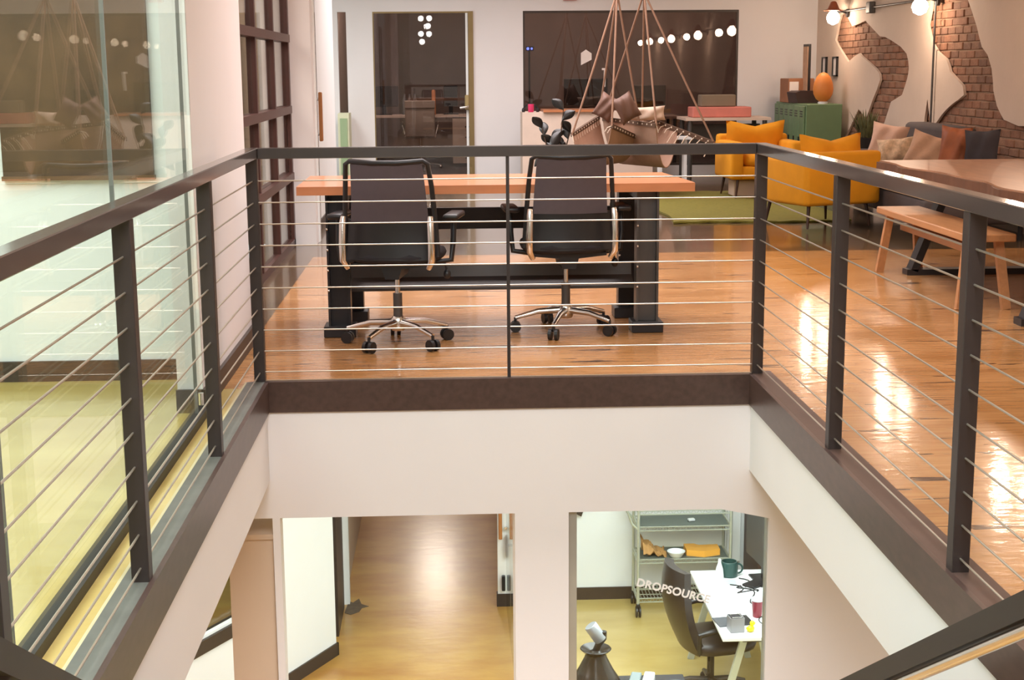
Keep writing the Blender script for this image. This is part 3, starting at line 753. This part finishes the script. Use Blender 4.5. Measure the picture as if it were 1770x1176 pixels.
# conduit with wall lamps
cdt = thing('conduit', 'grey steel conduit with junction box running along the plaster wall', 'conduit', (XB, 14.5, 2.05))
ci = Matrix.Translation((-XB, -14.5, -2.05))
MB(ci).tube([(XB-.03, 1, 2.055), (XB-.03, 18.4, 2.055)], .012, 8).build('run', GREYM, cdt)
MB(ci).tube([(XB-.03, 14.45, 2.055), (XB-.03, 14.45, .8)], .011, 8).build('drop', GREYM, cdt)
MB(ci).box(XB-.07, XB, 16.6, 16.75, 1.99, 2.12, b=.01).build('junction_box', GREYM, cdt)
lampl = ['bare bulb wall lamp with copper shade nearest the room corner',
         'bare bulb wall lamp beside the tall torn brick patch', 'bare bulb wall lamp above the sofa and long table',
         'bare bulb wall lamp level with the work table', 'bare bulb wall lamp beside the stair opening']
for i, y in enumerate((17.7, 14.44, 11.2, 7.95, 4.7)):
    t = thing('wall_lamp', lampl[i], 'lamp', (XB, y, 2.03), 0, 'bare bulb lamps along the plaster wall')
    MB().lathe([(.05, -.0), (.05, .03)], n=14).build('mount', BLACKM, t).rotation_euler = (0, -PI/2, 0)
    MB().tube([(-.02, 0, 0), (-.10, 0, .02), (-.17, 0, .05), (-.19, 0, .02)], .01, 8).build('arm', BLACKM, t)
    MB().lathe([(.02, .09), (.035, .08), (.07, .0), (.12, -.02), (.115, -.022), (.06, -.005), (.02, .06)], (-.19, 0, .05), 18).build('shade', mat('copper', (172, 98, 70), .35, .6), t)
    MB().lathe([(.018, 0), (.03, -.02), (.072, -.07), (.08, -.11), (.062, -.16), (.015, -.185)], (-.19, 0, .05), 16).build('bulb', BULB, t)
    point('bulb_light', (XB-.40, y, 1.95), 19, (1, .75, .56), .06)

# chandelier over the stair head; the office door glass mirrors it
cdl = thing('chandelier', 'black chandelier of round bulbs above the stair head, mirrored in glass door', 'chandelier', (-.52, -.5, 3.6))
MB().cyl((0, 0, 0), (0, 0, -1.2), .012).build('rod', BLACK, cdl)
for k in range(7):
    a = 2*PI*k/7+.3; r = .10+.07*(k % 3)
    z = -.90-.20*(k % 4)
    MB().tube([(0, 0, z+.22), (r*.6*math.cos(a), r*.6*math.sin(a), z+.14), (r*math.cos(a), r*math.sin(a), z+.06)], .007, 6).build('arm', BLACK, cdl)
    MB().ball((r*math.cos(a), r*math.sin(a), z), .075, n=12, m=8).build('bulb', BULBW, cdl)

# exit sign
ex = thing('exit_sign', 'red exit sign over the big office window', 'sign', (1.61, 19.2, 2.27))
MB().box(-.09, .09, -.04, 0, -.005, .12, b=.004).build('housing', mat('exit_red', (196, 40, 44), .4), ex)

# ------------------------------------------------------------------ hanging hammock seats
ROPE = mat('rope', (158, 122, 100), .9, var=.12, scale=30)
BARW = mat('spreader_wood', (92, 68, 52), .55, var=.15, scale=6)
SLING = mat('sling_canvas', (178, 142, 120), .85, var=.08, scale=10, bump=.2, bscale=90)
def hammock(label, apex, a0, a1, b0, b1, low, reach):
    """sling seat: spreader bars a0-a1 and b0-b1, canvas hanging between, ropes to the apex"""
    t = thing('hammock_seat', label, 'hammock', apex, 0, 'rope hung hammock seats')
    m_ = Matrix.Translation((-apex[0], -apex[1], -apex[2]))
    A0, A1, B0, B1 = map(Vector, (a0, a1, b0, b1))
    for p, q in ((A0, A1), (B0, B1)):
        bb = MB(m_).bar(p, q, .03, .045).build('spreader_bar', BARW, t)
        k = MB(m_); n_ = 12
        for i in range(1, n_):
            c = p.lerp(q, i/n_)
            k.ball((c.x, c.y-.022, c.z), .012, n=6, m=4)
        k.build('rope_knot', mat('pale_rope', (226, 206, 186), .8), bb, kind='stuff')
    def fn(u, v):
        p = A0.lerp(A1, u).lerp(B0.lerp(B1, u*reach), v)
        dip = (4*v*(1-v))**.75
        return Vector((p.x, p.y, p.z*(1-dip)+low*dip))
    MB(m_).sheet(fn, 12, 16, .01).build('sling', SLING, t)
    fr = MB(m_)
    for (p, q) in ((A0, A1), (B0, B1)):
        for i in range(13):
            c = p.lerp(q, i/12); lng = 1 if (reach < .8 and p == B0 and i > 5) else .45
            d = (B0+B1-A0-A1).normalized()*(.05 if p == A0 else -.05)
            fr.tube([c, c+d*.6+Vector((-.02, 0, -.05*lng)), c+d+Vector((-.06*lng, 0, -.15*lng))], .006, 5)
    fr.build('fringe_rope', mat('pale_rope', (226, 206, 186), .8), t, kind='stuff')
    for c in (A0, A1, B0, B1):
        MB(m_).tube([Vector(apex), (Vector(apex)+c)/2+Vector((0, 0, -.01)), c], .011, 6).build('rope', ROPE, t)
    MB(m_).tube([Vector(apex), Vector((apex[0], apex[1], 3.6))], .018, 8).build('hanger', ROPE, t)
    return t
hammock('rope hung canvas hammock seat near the rubber plant', (1.84, 15.9, 2.2), (1.34, 15.7, .70), (1.70, 16.4, .86), (1.74, 15.45, .80), (2.15, 16.1, .62), .36, .9)
hammock('rope hung canvas hammock seat near the mustard armchairs', (2.13, 15.9, 2.2), (1.76, 16.5, .84), (2.22, 15.5, .80), (2.20, 16.5, .86), (2.86, 15.6, .60), .34, .5)
CUSH = mat('tan_leather', (120, 88, 74), .6, var=.12)
pillow('cushion', 'tan leather cushion standing on one hammock edge', (1.76, 16.2, .98), .11, .14, .5, 0, 1.3, CUSH)
pillow('cushion', 'larger tan leather cushion leaning across both hammock seats', (1.93, 15.75, .98), .12, .15, -.5, 0, 1.75, CUSH)
pillow('cushion', 'cream striped cushion lying behind the tan cushions', (2.2, 16.2, .9), .22, .08, -.05, 0, 1.55, mat('cream_cloth', (222, 196, 176), .9, var=.15, scale=14))
# rubber plant
rp = thing('rubber_plant', 'dark broad-leaved potted plant below the office window', 'plant', (1.22, 16.4, 0))
MB().lathe([(.1, 0), (.13, .02), (.16, .26), (.165, .28), (.14, .28), (.13, .24)], n=18).build('pot', mat('pot_dark', (60, 52, 50), .6), rp)
LEAF = mat('rubber_leaf', (44, 42, 40), .3, var=.2, scale=10)
for (tx, ty, hh) in ((-.16, 0, .75), (-.05, .05, .62), (.08, -.03, .95), (.16, .03, .7), (.02, .04, .5)):
    MB().tube([(0, 0, .25), (tx*.5, ty*.5, hh*.6), (tx, ty, hh)], [.012, .009, .005], 6).build('stem', BARW, rp)
    for k in range(4):
        f = .5+.5*k/3; c = Vector((tx*f, ty*f, .25+(hh-.25)*f)); a = k*2.4+tx*20
        up_ = .75 if k > 1 else -.55
        d = Vector((math.cos(a)*.7, math.sin(a)*.3, up_)).normalized(); s = d.cross(Vector((.25, 1, .1))).normalized()
        MB().sheet(lambda u, v: c+d*.21*u+s*(v-.5)*.11*math.sin(PI*min(1, u*.92+.04))+Vector((0, -.02*math.sin(PI*v), -.05*u*u)), 6, 4, .003).build('leaf', LEAF, rp)

# ------------------------------------------------------------------ inside the back offices
rc = thing('reception_desk', 'pale reception counter with a wood top in front of the big window', 'desk', (1.5, 18.4, 0))
MB().box(-.56, 1.08, -.1, .4, 0, .865).build('front_panel', mat('pale_panel', (226, 204, 188), .7), rc)
MB().box(-.30, .52, -.14, .42, .865, .895).build('counter_top', PINEW, rc)
def monitor(label, loc, rz, w=.55, h=.34, m=BLACK):
    t = thing('monitor', label, 'monitor', loc, rz)
    MB().box(-w/2, w/2, -.015, .015, .12, .12+h, b=.006).build('screen', m, t)
    MB().box(-.03, .03, .0, .03, .01, .2).build('neck', m, t)
    MB().box(-.11, .11, -.07, .09, 0, .012).build('foot', m, t)
bd = thing('desk', 'dark desk with two monitors inside the big window', 'desk', (2.3, 20.6, 0))
MB().box(-.7, .95, -.35, .4, .70, .735).build('desktop', mat('brown_desktop', (150, 120, 104), .5), bd)
for x in (-.62, .87):
    for y in (-.3, .34): MB().cyl((x, y, 0), (x, y, .70), .025, 8).build('leg', GREYM, bd)
monitor('wide black monitor inside the big window nearest the house decal', (1.95, 20.6, .737), .1, .62, .40)
monitor('smaller black monitor inside the big window nearest the red box', (2.85, 20.6, .737), -.1, .45, .3)
od2 = thing('desk', 'grey legged desk in front of the big window beneath the red box', 'desk', (3.6, 18.55, 0))
MB().box(-.62, .45, -.35, .4, .745, .78).build('desktop', mat('pale_desktop', (214, 190, 172), .5), od2)
for x in (-.56, .38):
    for y in (-.3, .34): MB().cyl((x, y, 0), (x, y, .745), .03, 8).build('leg', GREYM, od2)
MB().box(-.5, .45, .3, .33, .4, .68).build('modesty_panel', GREYM, od2)
tag(B(3.08, 3.82, 18.3, 18.7, .782, .91, b=.01).build('flat_box', mat('red_box', (206, 122, 108), .7, var=.1)), 'pinkish red flat box lying on the grey legged desk', 'box')
tag(B(3.2, 3.64, 18.4, 18.66, .912, 1.06, b=.01).build('carton', mat('olive_box', (128, 112, 92), .8)), 'drab carton standing on top of the pinkish red box', 'box')
tag(MB(Matrix.Translation((2.56, 17.6, 0))).box(-.03, .38, -.1, .2, .55, .58).box(0, .03, -.05, .15, 0, .55).box(.3, .33, -.05, .15, 0, .55).build('side_table', WHITE), 'small white side table between the counter and the red box desk', 'table')
pk = thing('headphones', 'dark headphones around a bright pink mug on reception counter', 'headphones', (1.05, 18.42, .866))
MB().tube([Vector((.09*math.cos(a), 0, .0+.10*math.sin(a))) for a in [PI*k/10 for k in range(11)]], .012, 6).build('band', BLACK, pk)
for s in (-1, 1): MB().ball((s*.09, 0, .02), .022, .03, .035, n=10, m=6).build('ear_cup', BLACK, pk)
tag(MB().lathe([(.03, 0), (.036, .01), (.038, .10), (.034, .10)], (1.05, 18.34, .866), 14).build('mug', mat('pink_mug', (226, 60, 110), .4)), 'bright pink mug on the end of reception counter', 'mug')
ld = thing('indicator_light', 'small twin blue indicator lamp glowing inside the big window', 'lamp', (1.08, 19.5, 1.66))
MB().ball((0, 0, 0), .018, n=8, m=6).ball((.05, 0, 0), .014, n=8, m=6).build('led', emit('blue_led', (.1, .15, 1), 6), ld)
MB().box(-.03, .08, .02, .05, -.03, .03).build('housing', BLACK, ld)
MB().cyl((.02, .04, -1.66), (.02, .04, -.03), .012, 8).build('pole', BLACK, ld)
point('office_fill', (2.2, 21.6, 3.0), 120, (1, .80, .72), .2)  # added to brighten the dark office, no fitting of its own
point('office_fill', (-.4, 20.0, 3.0), 110, (1, .88, .82), .2)  # added ahead of the grey chair to brighten its back
# office with the grey swivel chair
dk = thing('desk', 'long pale desk seen through the glass door behind the grey chair', 'desk', (-.3, 21.6, 0))
MB().box(-.9, .75, -.3, .4, .715, .745).build('desktop', mat('pale_desktop', (214, 190, 172), .5), dk)
for x in (-.8, .65): MB().box(x-.02, x+.02, -.25, .35, 0, .715).build('leg', GREYM, dk)
for k in range(1):
    cbn = MB().box(.38, .72, -.29, .2, .05, .70).build('pedestal', mat('pale_pedestal', (186, 166, 150), .6), dk)
    for q in range(4): MB().box(.56, .70, -.305, -.29, .12+.15*q, .135+.15*q).build('pull', BLACK, cbn)
oc = thing('swivel_chair', 'pale grey ribbed swivel chair inside the glass door', 'chair', (-.38, 21.0, 0))
GFAB = mat('grey_ribbed', (168, 152, 138), .6, var=.06, scale=20)
MB().box(-.21, .21, -.24, -.2, .46, .96, b=.015, seg=2).build('backrest', GFAB, oc)
MB().box(-.215, .215, -.255, -.235, .86, .97, b=.008).build('headband', GFAB, oc)
MB().box(-.22, .22, -.22, .22, .44, .48, b=.015, seg=2).build('seat', GFAB, oc)
for s in (-1, 1): MB().tube([(s*.22, -.22, .5), (s*.25, -.2, .62), (s*.26, .1, .66), (s*.25, .12, .5)], .012, 6).build('arm', CHROME, oc)
MB().cyl((0, 0, .08), (0, 0, .44), .022).build('column', CHROME, oc)
st = MB()
for k in range(5):
    a = 2*PI*k/5; st.tube([(0, 0, .09), (.28*math.cos(a), .28*math.sin(a), .05)], [.018, .012], 6)
    st.ball((.28*math.cos(a), .28*math.sin(a), .027), .027, n=8, m=6)
st.build('star_base', CHROME, oc)
tag(MB().lathe([(.03, 0), (.03, .34), (.02, .36)], (-.19, 21.55, .745), 10).build('wooden_post', mat('post_wood', (206, 138, 96), .5)), 'upright wooden post standing on the long pale desk', 'post')
monitor('small dark monitor on the long pale desk', (.06, 21.7, .745), 0, .2, .3)
monitor('wider dark monitor on the long pale desk near its far end', (-.92, 21.7, .745), .1, .42, .3)
for i, dx in enumerate((0, .12, .25)):
    tag(MB().lathe([(.035, 0), (.035, .2), (.015, .26), (.015, .3)], (-.62+dx*.6, 21.75, .745), 10).build('bottle', mat('grey_bottle', (140, 136, 134), .3, .3)), ('grey bottle on the long pale desk nearest the dark monitor', 'middle grey bottle of the row on the long pale desk', 'grey bottle on the long pale desk nearest the grey chair')[i], 'bottle', 'grey bottles on the long desk')
# cabinet by the narrow window
cbn = thing('cabinet', 'pale low cabinet with a green door by the narrow window', 'cabinet', (-1.28, 18.8, 0))
MB().box(-.10, .04, -.15, .3, 0, .86).build('body', mat('pale_cabinet', (206, 206, 176), .6), cbn)
MB().box(-.07, .02, -.165, -.15, .1, .8).build('door', mat('cabinet_green', (146, 166, 128), .5), cbn)

# ------------------------------------------------------------------ glass room picture
pc = thing('wall_panel_picture', 'large dark brown framed canvas on the glass room wall', 'picture', (-1.67, 6.69, 1.6))
MB().box(-.33, .34, -.03, 0, -.65, .9).build('canvas', mat('bark_canvas', (92, 68, 44), .6, var=.45, scale=3.5), pc)
MB().box(-.335, .345, -.04, 0, -.67, -.65).build('bottom_ledge', mat('ledge_wood', (112, 82, 54), .5), pc)

# ================================================================== LOWER ROOM THINGS
ct = thing('wire_cart', 'chrome wire shelf cart with casters against the office back wall', 'cart', (2.04, 12.38, ZL))
x0, x1, y0, y1 = -.41, .41, -.17, .17
for x in (x0, x1):
    for y in (y0, y1):
        MB().cyl((x, y, .1), (x, y, 1.0), .014, 10).build('post', CARTM, ct)
        cs = MB()
        for s in (-1, 1): cs.cyl((x+s*.008, y-.02, .05), (x+s*.022, y-.02, .05), .05, 16)
        cs.box(x-.016, x+.016, y-.03, y+.01, .05, .115)
        cs.build('caster', BLACK, ct)
for z in (.13, .49, .79, .94):
    s = MB()
    for (a, b) in (((x0, y0), (x1, y0)), ((x0, y1), (x1, y1)), ((x0, y0), (x0, y1)), ((x1, y0), (x1, y1))):
        for dz in (0, .035): s.cyl((*a, z+dz), (*b, z+dz), .006, 6)
        k = 16 if a[1] == b[1] else 6
        zz = []
        for i in range(k*2+1):
            f = i/(k*2); zz.append((a[0]+(b[0]-a[0])*f, a[1]+(b[1]-a[1])*f, z+(.035 if i % 2 else 0)))
        s.tube(zz, .0035, 4)
    sh_ = s.build('shelf', CARTM, ct)
    dk_ = MB()
    for i in range(1, 27):
        x = x0+(x1-x0)*i/27; dk_.box(x-.002, x+.002, y0, y1, z+.033, z+.037)
    for y in (-.06, .06): dk_.box(x0, x1, y-.003, y+.003, z+.028, z+.034)
    dk_.build('deck_wire', CARTM, sh_, kind='stuff')
for y in (y0, y1):
    MB().tube([(x0, y, .80), (x0-.06, y, .86), (x0-.10, y, .98), (x0-.07, y, 1.02), (x0, y, 1.0)], .011, 8).build('push_handle', CARTM, ct)
MB().tube([(x0-.10, y0, .98), (x0-.10, y1, .98)], .011, 8).build('grip', CARTM, ct)
LN = mat('shelf_liner', (92, 100, 92), .5)
for z in (.79, .49): MB().box(x0+.02, x1-.02, y0+.02, y1-.02, z+.0375, z+.040).build('shelf_liner', LN, ct)
def rnd(v, s): return Vector((v[0]+random.uniform(-s, s), v[1]+random.uniform(-s, s), v[2]+random.uniform(-s, s)))
kp = MB()
kp.sheet(lambda u, v: Vector((1.68+.21*u, 12.24+.24*v, ZL+.545+.13*(1-u)**1.5*abs(math.sin(3+5*v+2*u))+.02*math.sin(17*u+9*v))), 14, 10, .012)
tag(kp.build('paper_bundle', mat('kraft_paper', (186, 140, 84), .8, var=.15, scale=16)), 'crumpled kraft paper bundle on the cart shelf', 'paper')
tag(MB().lathe([(.05, 0), (.055, .004), (.082, .05), (.078, .05), (.052, .01)], (1.975, 12.27, ZL+.53), 18).build('bowl', WHITE), 'white bowl on the cart between kraft paper and orange tray', 'bowl')
og = MB(Matrix.Translation((2.22, 12.34, ZL+.53)))
og.prism([(-.15, -.06), (0, -.11), (.15, -.06), (.15, .08), (-.02, .07), (-.06, .11), (-.15, .11)], 'z', 0, .055)
tag(og.build('tray', mat('orange_tray', (240, 172, 70), .5)), 'folded orange tray on the cart shelf', 'tray')
tag(MB(Matrix.Translation((2.12, 12.35, ZL+.832)) @ Matrix.Rotation(.2, 4, 'Z')).box(-.03, .03, -.02, .02, 0, .02, b=.004).build('eraser', WHITE), 'small white block on the upper cart shelf', 'block')

# desk
ds = thing('white_desk', 'white desk with angled steel legs behind the lettered window', 'desk', (2.4, 10.6, ZL))
MB().box(-.46, .6, -.72, .72, .705, .735, b=.004).build('desktop', WHITE, ds)
for y in (-.62, .62):
    for a in (-1, 1):
        MB().bar((a*.06-.22, y, .70), (a*.24-.22, y+.02, 0), .05, .03, (0, 1, 0)).build('leg', mat('pale_steel', (190, 196, 186), .4, .3), ds)
MB().box(-.3, -.1, -.66, .66, .675, .705).build('beam', GREYM, ds)
ZD = ZL+.7355
tm = thing('mug', 'teal mug with a handle at the back of the white desk', 'mug', (2.235, 11.18, ZD))
MB().lathe([(.055, 0), (.07, .005), (.072, .11), (.064, .125), (.058, .125), (.06, .02)], n=20).build('cup', mat('teal_glaze', (44, 74, 70), .25), tm)
MB().tube([Vector((.07+.04*math.sin(a), 0, .06+.04*math.cos(a))) for a in [PI*k/8 for k in range(9)]], .008, 6).build('handle', mat('teal_glaze', (44, 74, 70), .25), tm)
sb = thing('spray_bottle', 'white conical bottle beside the teal mug', 'bottle', (2.145, 11.12, ZD))
MB().lathe([(.035, 0), (.037, .01), (.03, .08), (.014, .13), (.012, .15)], n=16).build('body', WHITE, sb)
MB().lathe([(.014, .15), (.012, .165)], n=10).build('cap', mat('pale_cap', (214, 216, 212), .4), sb)
tag(B(2.05, 2.26, 10.98, 11.06, ZD, ZD+.008).build('ruler', mat('clear_plastic', (196, 206, 206), .2)), 'translucent ruler lying in front of the teal mug', 'ruler')
for i, (x, y, r, l_) in enumerate(((2.12, 10.65, .05, 'white printed sheet lying square on the white desk'), (2.30, 10.72, -.06, 'white printed sheet nearer the cables on the white desk'))):
    tag(MB(Matrix.Translation((x, y, ZD)) @ Matrix.Rotation(r, 4, 'Z')).box(-.075, .075, -.11, .11, 0, .002).build('paper_sheet', mat('paper', (230, 230, 232), .7)), l_, 'paper')
cu = thing('travel_cup', 'maroon travel cup with a pale lid on the white desk', 'cup', (2.275, 10.28, ZD))
MB().lathe([(.032, 0), (.034, .005), (.045, .13)], n=18).build('cup', mat('maroon', (132, 36, 52), .35), cu)
MB().lathe([(.048, .13), (.048, .142), (.04, .15), (.03, .147)], n=18).build('lid', mat('pale_lid', (190, 196, 200), .3), cu)
mc = thing('pen_cup', 'square grey mesh pen cup near the yellow duck', 'pen cup', (2.06, 10.02, ZD), .12)
MB().box(-.05, .05, -.05, .05, 0, .005).box(-.05, .05, -.052, -.048, .005, .11).box(-.05, .05, .048, .052, .005, .11).box(-.052, -.048, -.05, .05, .005, .11).box(.048, .052, -.05, .05, .005, .11).build('mesh_body', mat('grey_mesh', (146, 144, 148), .5, .3), mc)
MB().tube([Vector((.052*math.cos(a), .052*math.sin(a), .112)) for a in [2*PI*k/4+PI/4 for k in range(4)]], .004, 6, closed=True).build('wire_rim', CHROME, mc)
tag(MB(Matrix.Translation((2.0, 10.18, ZD)) @ Matrix.Rotation(.15, 4, 'Z')).box(-.06, .06, -.09, .09, 0, .008, b=.003).build('tablet', mat('dark_slate', (70, 72, 78), .3)), 'dark tablet lying behind the grey pen cup', 'tablet')
tag(MB(Matrix.Translation((2.17, 10.2, ZD)) @ Matrix.Rotation(.15, 4, 'Z')).box(-.05, .04, -.09, .09, 0, .012, b=.003).build('notebook', BLACK), 'black notebook between the pen cup and maroon cup', 'notebook')
dc = thing('rubber_duck', 'yellow rubber duck at the front edge of the white desk', 'duck', (2.165, 9.99, ZD), .6)
YEL = mat('duck_yellow', (246, 214, 20), .4)
MB().ball((0, 0, .024), .034, .026, .024, n=14, m=8).ball((-.032, 0, .034), .012, .01, .012, n=8, m=6).build('body', YEL, dc)
MB().ball((.018, 0, .06), .02, .02, .021, n=12, m=8).build('head', YEL, dc)
MB().ball((.04, 0, .057), .012, .009, .004, n=8, m=6).build('beak', mat('duck_orange', (236, 130, 20), .4), dc)
cbl = MB()
for (a, b, c_0) in (((2.3, 11.05), (2.42, 10.85), .05), ((2.2, 10.9), (2.36, 10.75), .06), ((2.28, 10.98), (2.34, 10.55), -.05)):
    cbl.tube([(a[0]+(b[0]-a[0])*f+c_0*math.sin(9*f), a[1]+(b[1]-a[1])*f+c_0*math.cos(7*f), ZD+.006) for f in [k/14 for k in range(15)]], .005, 6)
tag(cbl.build('cable_tangle', BLACK), 'tangle of black cables on the white desk', 'cable')
hp = MB().tube([(2.33+.06*math.cos(a), 10.18+.09*math.sin(a), ZD+.005) for a in [2*PI*k/18 for k in range(18)]], .004, 6, closed=True)
tag(hp.build('cable_loop', BLACK), 'loop of thin black cable beside the maroon cup', 'cable')
tag(MB(Matrix.Translation((2.40, 10.95, ZD)) @ Matrix.Rotation(.7, 4, 'Z')).box(-.09, .09, -.06, .06, 0, .02, b=.004).build('keyboard', BLACK), 'black keyboard tilted at the monitor foot', 'keyboard')
mo = thing('monitor', 'large dark flat monitor beside the teal mug', 'monitor', (2.50, 11.05, ZD), .12)
MB().box(-.02, .02, -.42, .42, .10, .62, b=.006).build('screen', mat('screen_dark', (66, 62, 60), .35), mo)
MB().box(-.015, .035, -.05, .05, .01, .3).build('neck', BLACK, mo)
MB().box(-.09, .11, -.14, .14, 0, .012).build('foot', BLACK, mo)
wb = tag(B(2.50, 2.62, 12.62, 12.643, ZL+.35, ZL+1.3).build('white_board', WHITE), 'narrow pale board leaning on wall behind the cart', 'board')
tag(MB(Matrix.Translation((2.9, 12.3, ZL))).box(-.25, .35, -.3, .3, 0, 1.02).build('dark_cabinet', mat('dark_cabinet', (70, 50, 42), .5)), 'dark brown cabinet in the corner behind the monitor', 'cabinet')
# leather chair
lc = thing('leather_chair', 'dark leather office chair drawn up to the white desk', 'chair', (1.98, 10.55, ZL), -1.35)
def lb(u, v):
    wd = .25*(1-.25*abs(v-.45)**1.3-.30*max(0, v-.75))
    a = 2*u-1
    return Vector((a*wd, -.24-.12*v+.05*a*a-.06*math.sin(PI*v), .42+.66*v))
MB().sheet(lb, 12, 14, .07).build('backrest', LEATHER, lc)
MB().ball((0, .04, .455), .27, .29, .065, p=3, n=24, m=10).build('seat', LEATHER, lc)
for s in (-1, 1):
    MB().tube([(s*.25, -.2, .46), (s*.30, -.22, .62), (s*.30, .0, .66), (s*.29, .12, .64), (s*.26, .14, .48)], [.02, .022, .022, .022, .02], 8).build('armrest', BLACK, lc)
MB().cyl((0, 0, .1), (0, 0, .40), .028).build('gas_lift', BLACKM, lc)
MB().tube([(.08, -.05, .39), (.2, -.1, .36), (.22, -.1, .28), (.2, -.12, .26)], .006, 6).build('lever', BLACK, lc)
st = MB()
for k in range(5):
    a = 2*PI*k/5+.4; st.tube([(0, 0, .12), (.16*math.cos(a), .16*math.sin(a), .11), (.30*math.cos(a), .30*math.sin(a), .07)], [.03, .024, .016], 8)
st.build('star_base', GREYM, lc)
for k in range(5):
    a = 2*PI*k/5+.4
    MB().ball((.30*math.cos(a), .30*math.sin(a), .03), .03, n=10, m=8).build('caster', BLACK, lc)
# near desk with a black gooseneck lamp
nb = thing('black_desk', 'black topped desk just inside the lettered window', 'desk', (1.1, 8.95, ZL))
MB().box(-.5, .45, -.6, .32, .70, .735, b=.004).build('desktop', mat('black_top', (44, 46, 52), .25), nb)
for x in (-.44, .39):
    for y in (-.54, .26): MB().cyl((x, y, 0), (x, y, .70), .02, 8).build('leg', BLACK, nb)
gl_ = thing('desk_lamp', 'black desk lamp with a flared collar and tilted silver head', 'lamp', (.94, 9.15, ZD))
MB().lathe([(.17, 0), (.165, .03), (.12, .10), (.075, .19), (.07, .215), (.105, .25), (.10, .255), (.04, .23), (.025, .24)], n=24).build('base', mat('black_gloss', (34, 32, 32), .25), gl_)
MB().tube([(0, 0, .23), (.02, 0, .28), (.05, 0, .32), (.05, 0, .37)], .024, 8).build('neck', BLACK, gl_)
m_ = Matrix.Translation((.0, 0, .36)) @ Matrix.Rotation(-.6, 4, 'Y')
MB(m_).lathe([(.042, -.06), (.045, -.055), (.045, .06), (.04, .065)], n=18).build('head', mat('silver_head', (176, 182, 190), .35, .5), gl_)
for i, (x, mm, lb_) in enumerate(((1.20, mat('grey_cloth', (120, 132, 134), .6), 'grey small case on the black desk beside the lamp'), (1.29, WHITE, 'white small case on the black desk beside the grey one'))):
    tag(MB(Matrix.Translation((x, 9.1, ZD)) @ Matrix.Rotation(-.25, 4, 'Z')).box(-.035, .035, -.09, .09, 0, .06, b=.006).build('small_case', mm), lb_, 'case')
tag(MB().tube([(1.47+.08*math.cos(a)*1.0, 9.08+.06*math.sin(a), ZD+.012) for a in [2*PI*k/20 for k in range(20)]], .008, 6, closed=True).build('coiled_cable', BLACK), 'black cable coil at the end of the black desk', 'cable')
# bracket high on the wall, left of the cart
bk = thing('wall_tablet', 'dark wall tablet with dangling cable beside the cart', 'tablet', (1.06, 12.66, -2.48))
MB().prism([(-.06, -.02), (.10, -.11), (.14, .0), (.14, .12), (-.06, .12)], 'y', -.06, 0).build('case', DARK, bk)
MB().tube([(.0, -.03, -.05), (-.03, -.03, -.15), (-.01, -.03, -.22), (-.06, -.03, -.30)], .006, 6).build('cable', BLACK, bk)
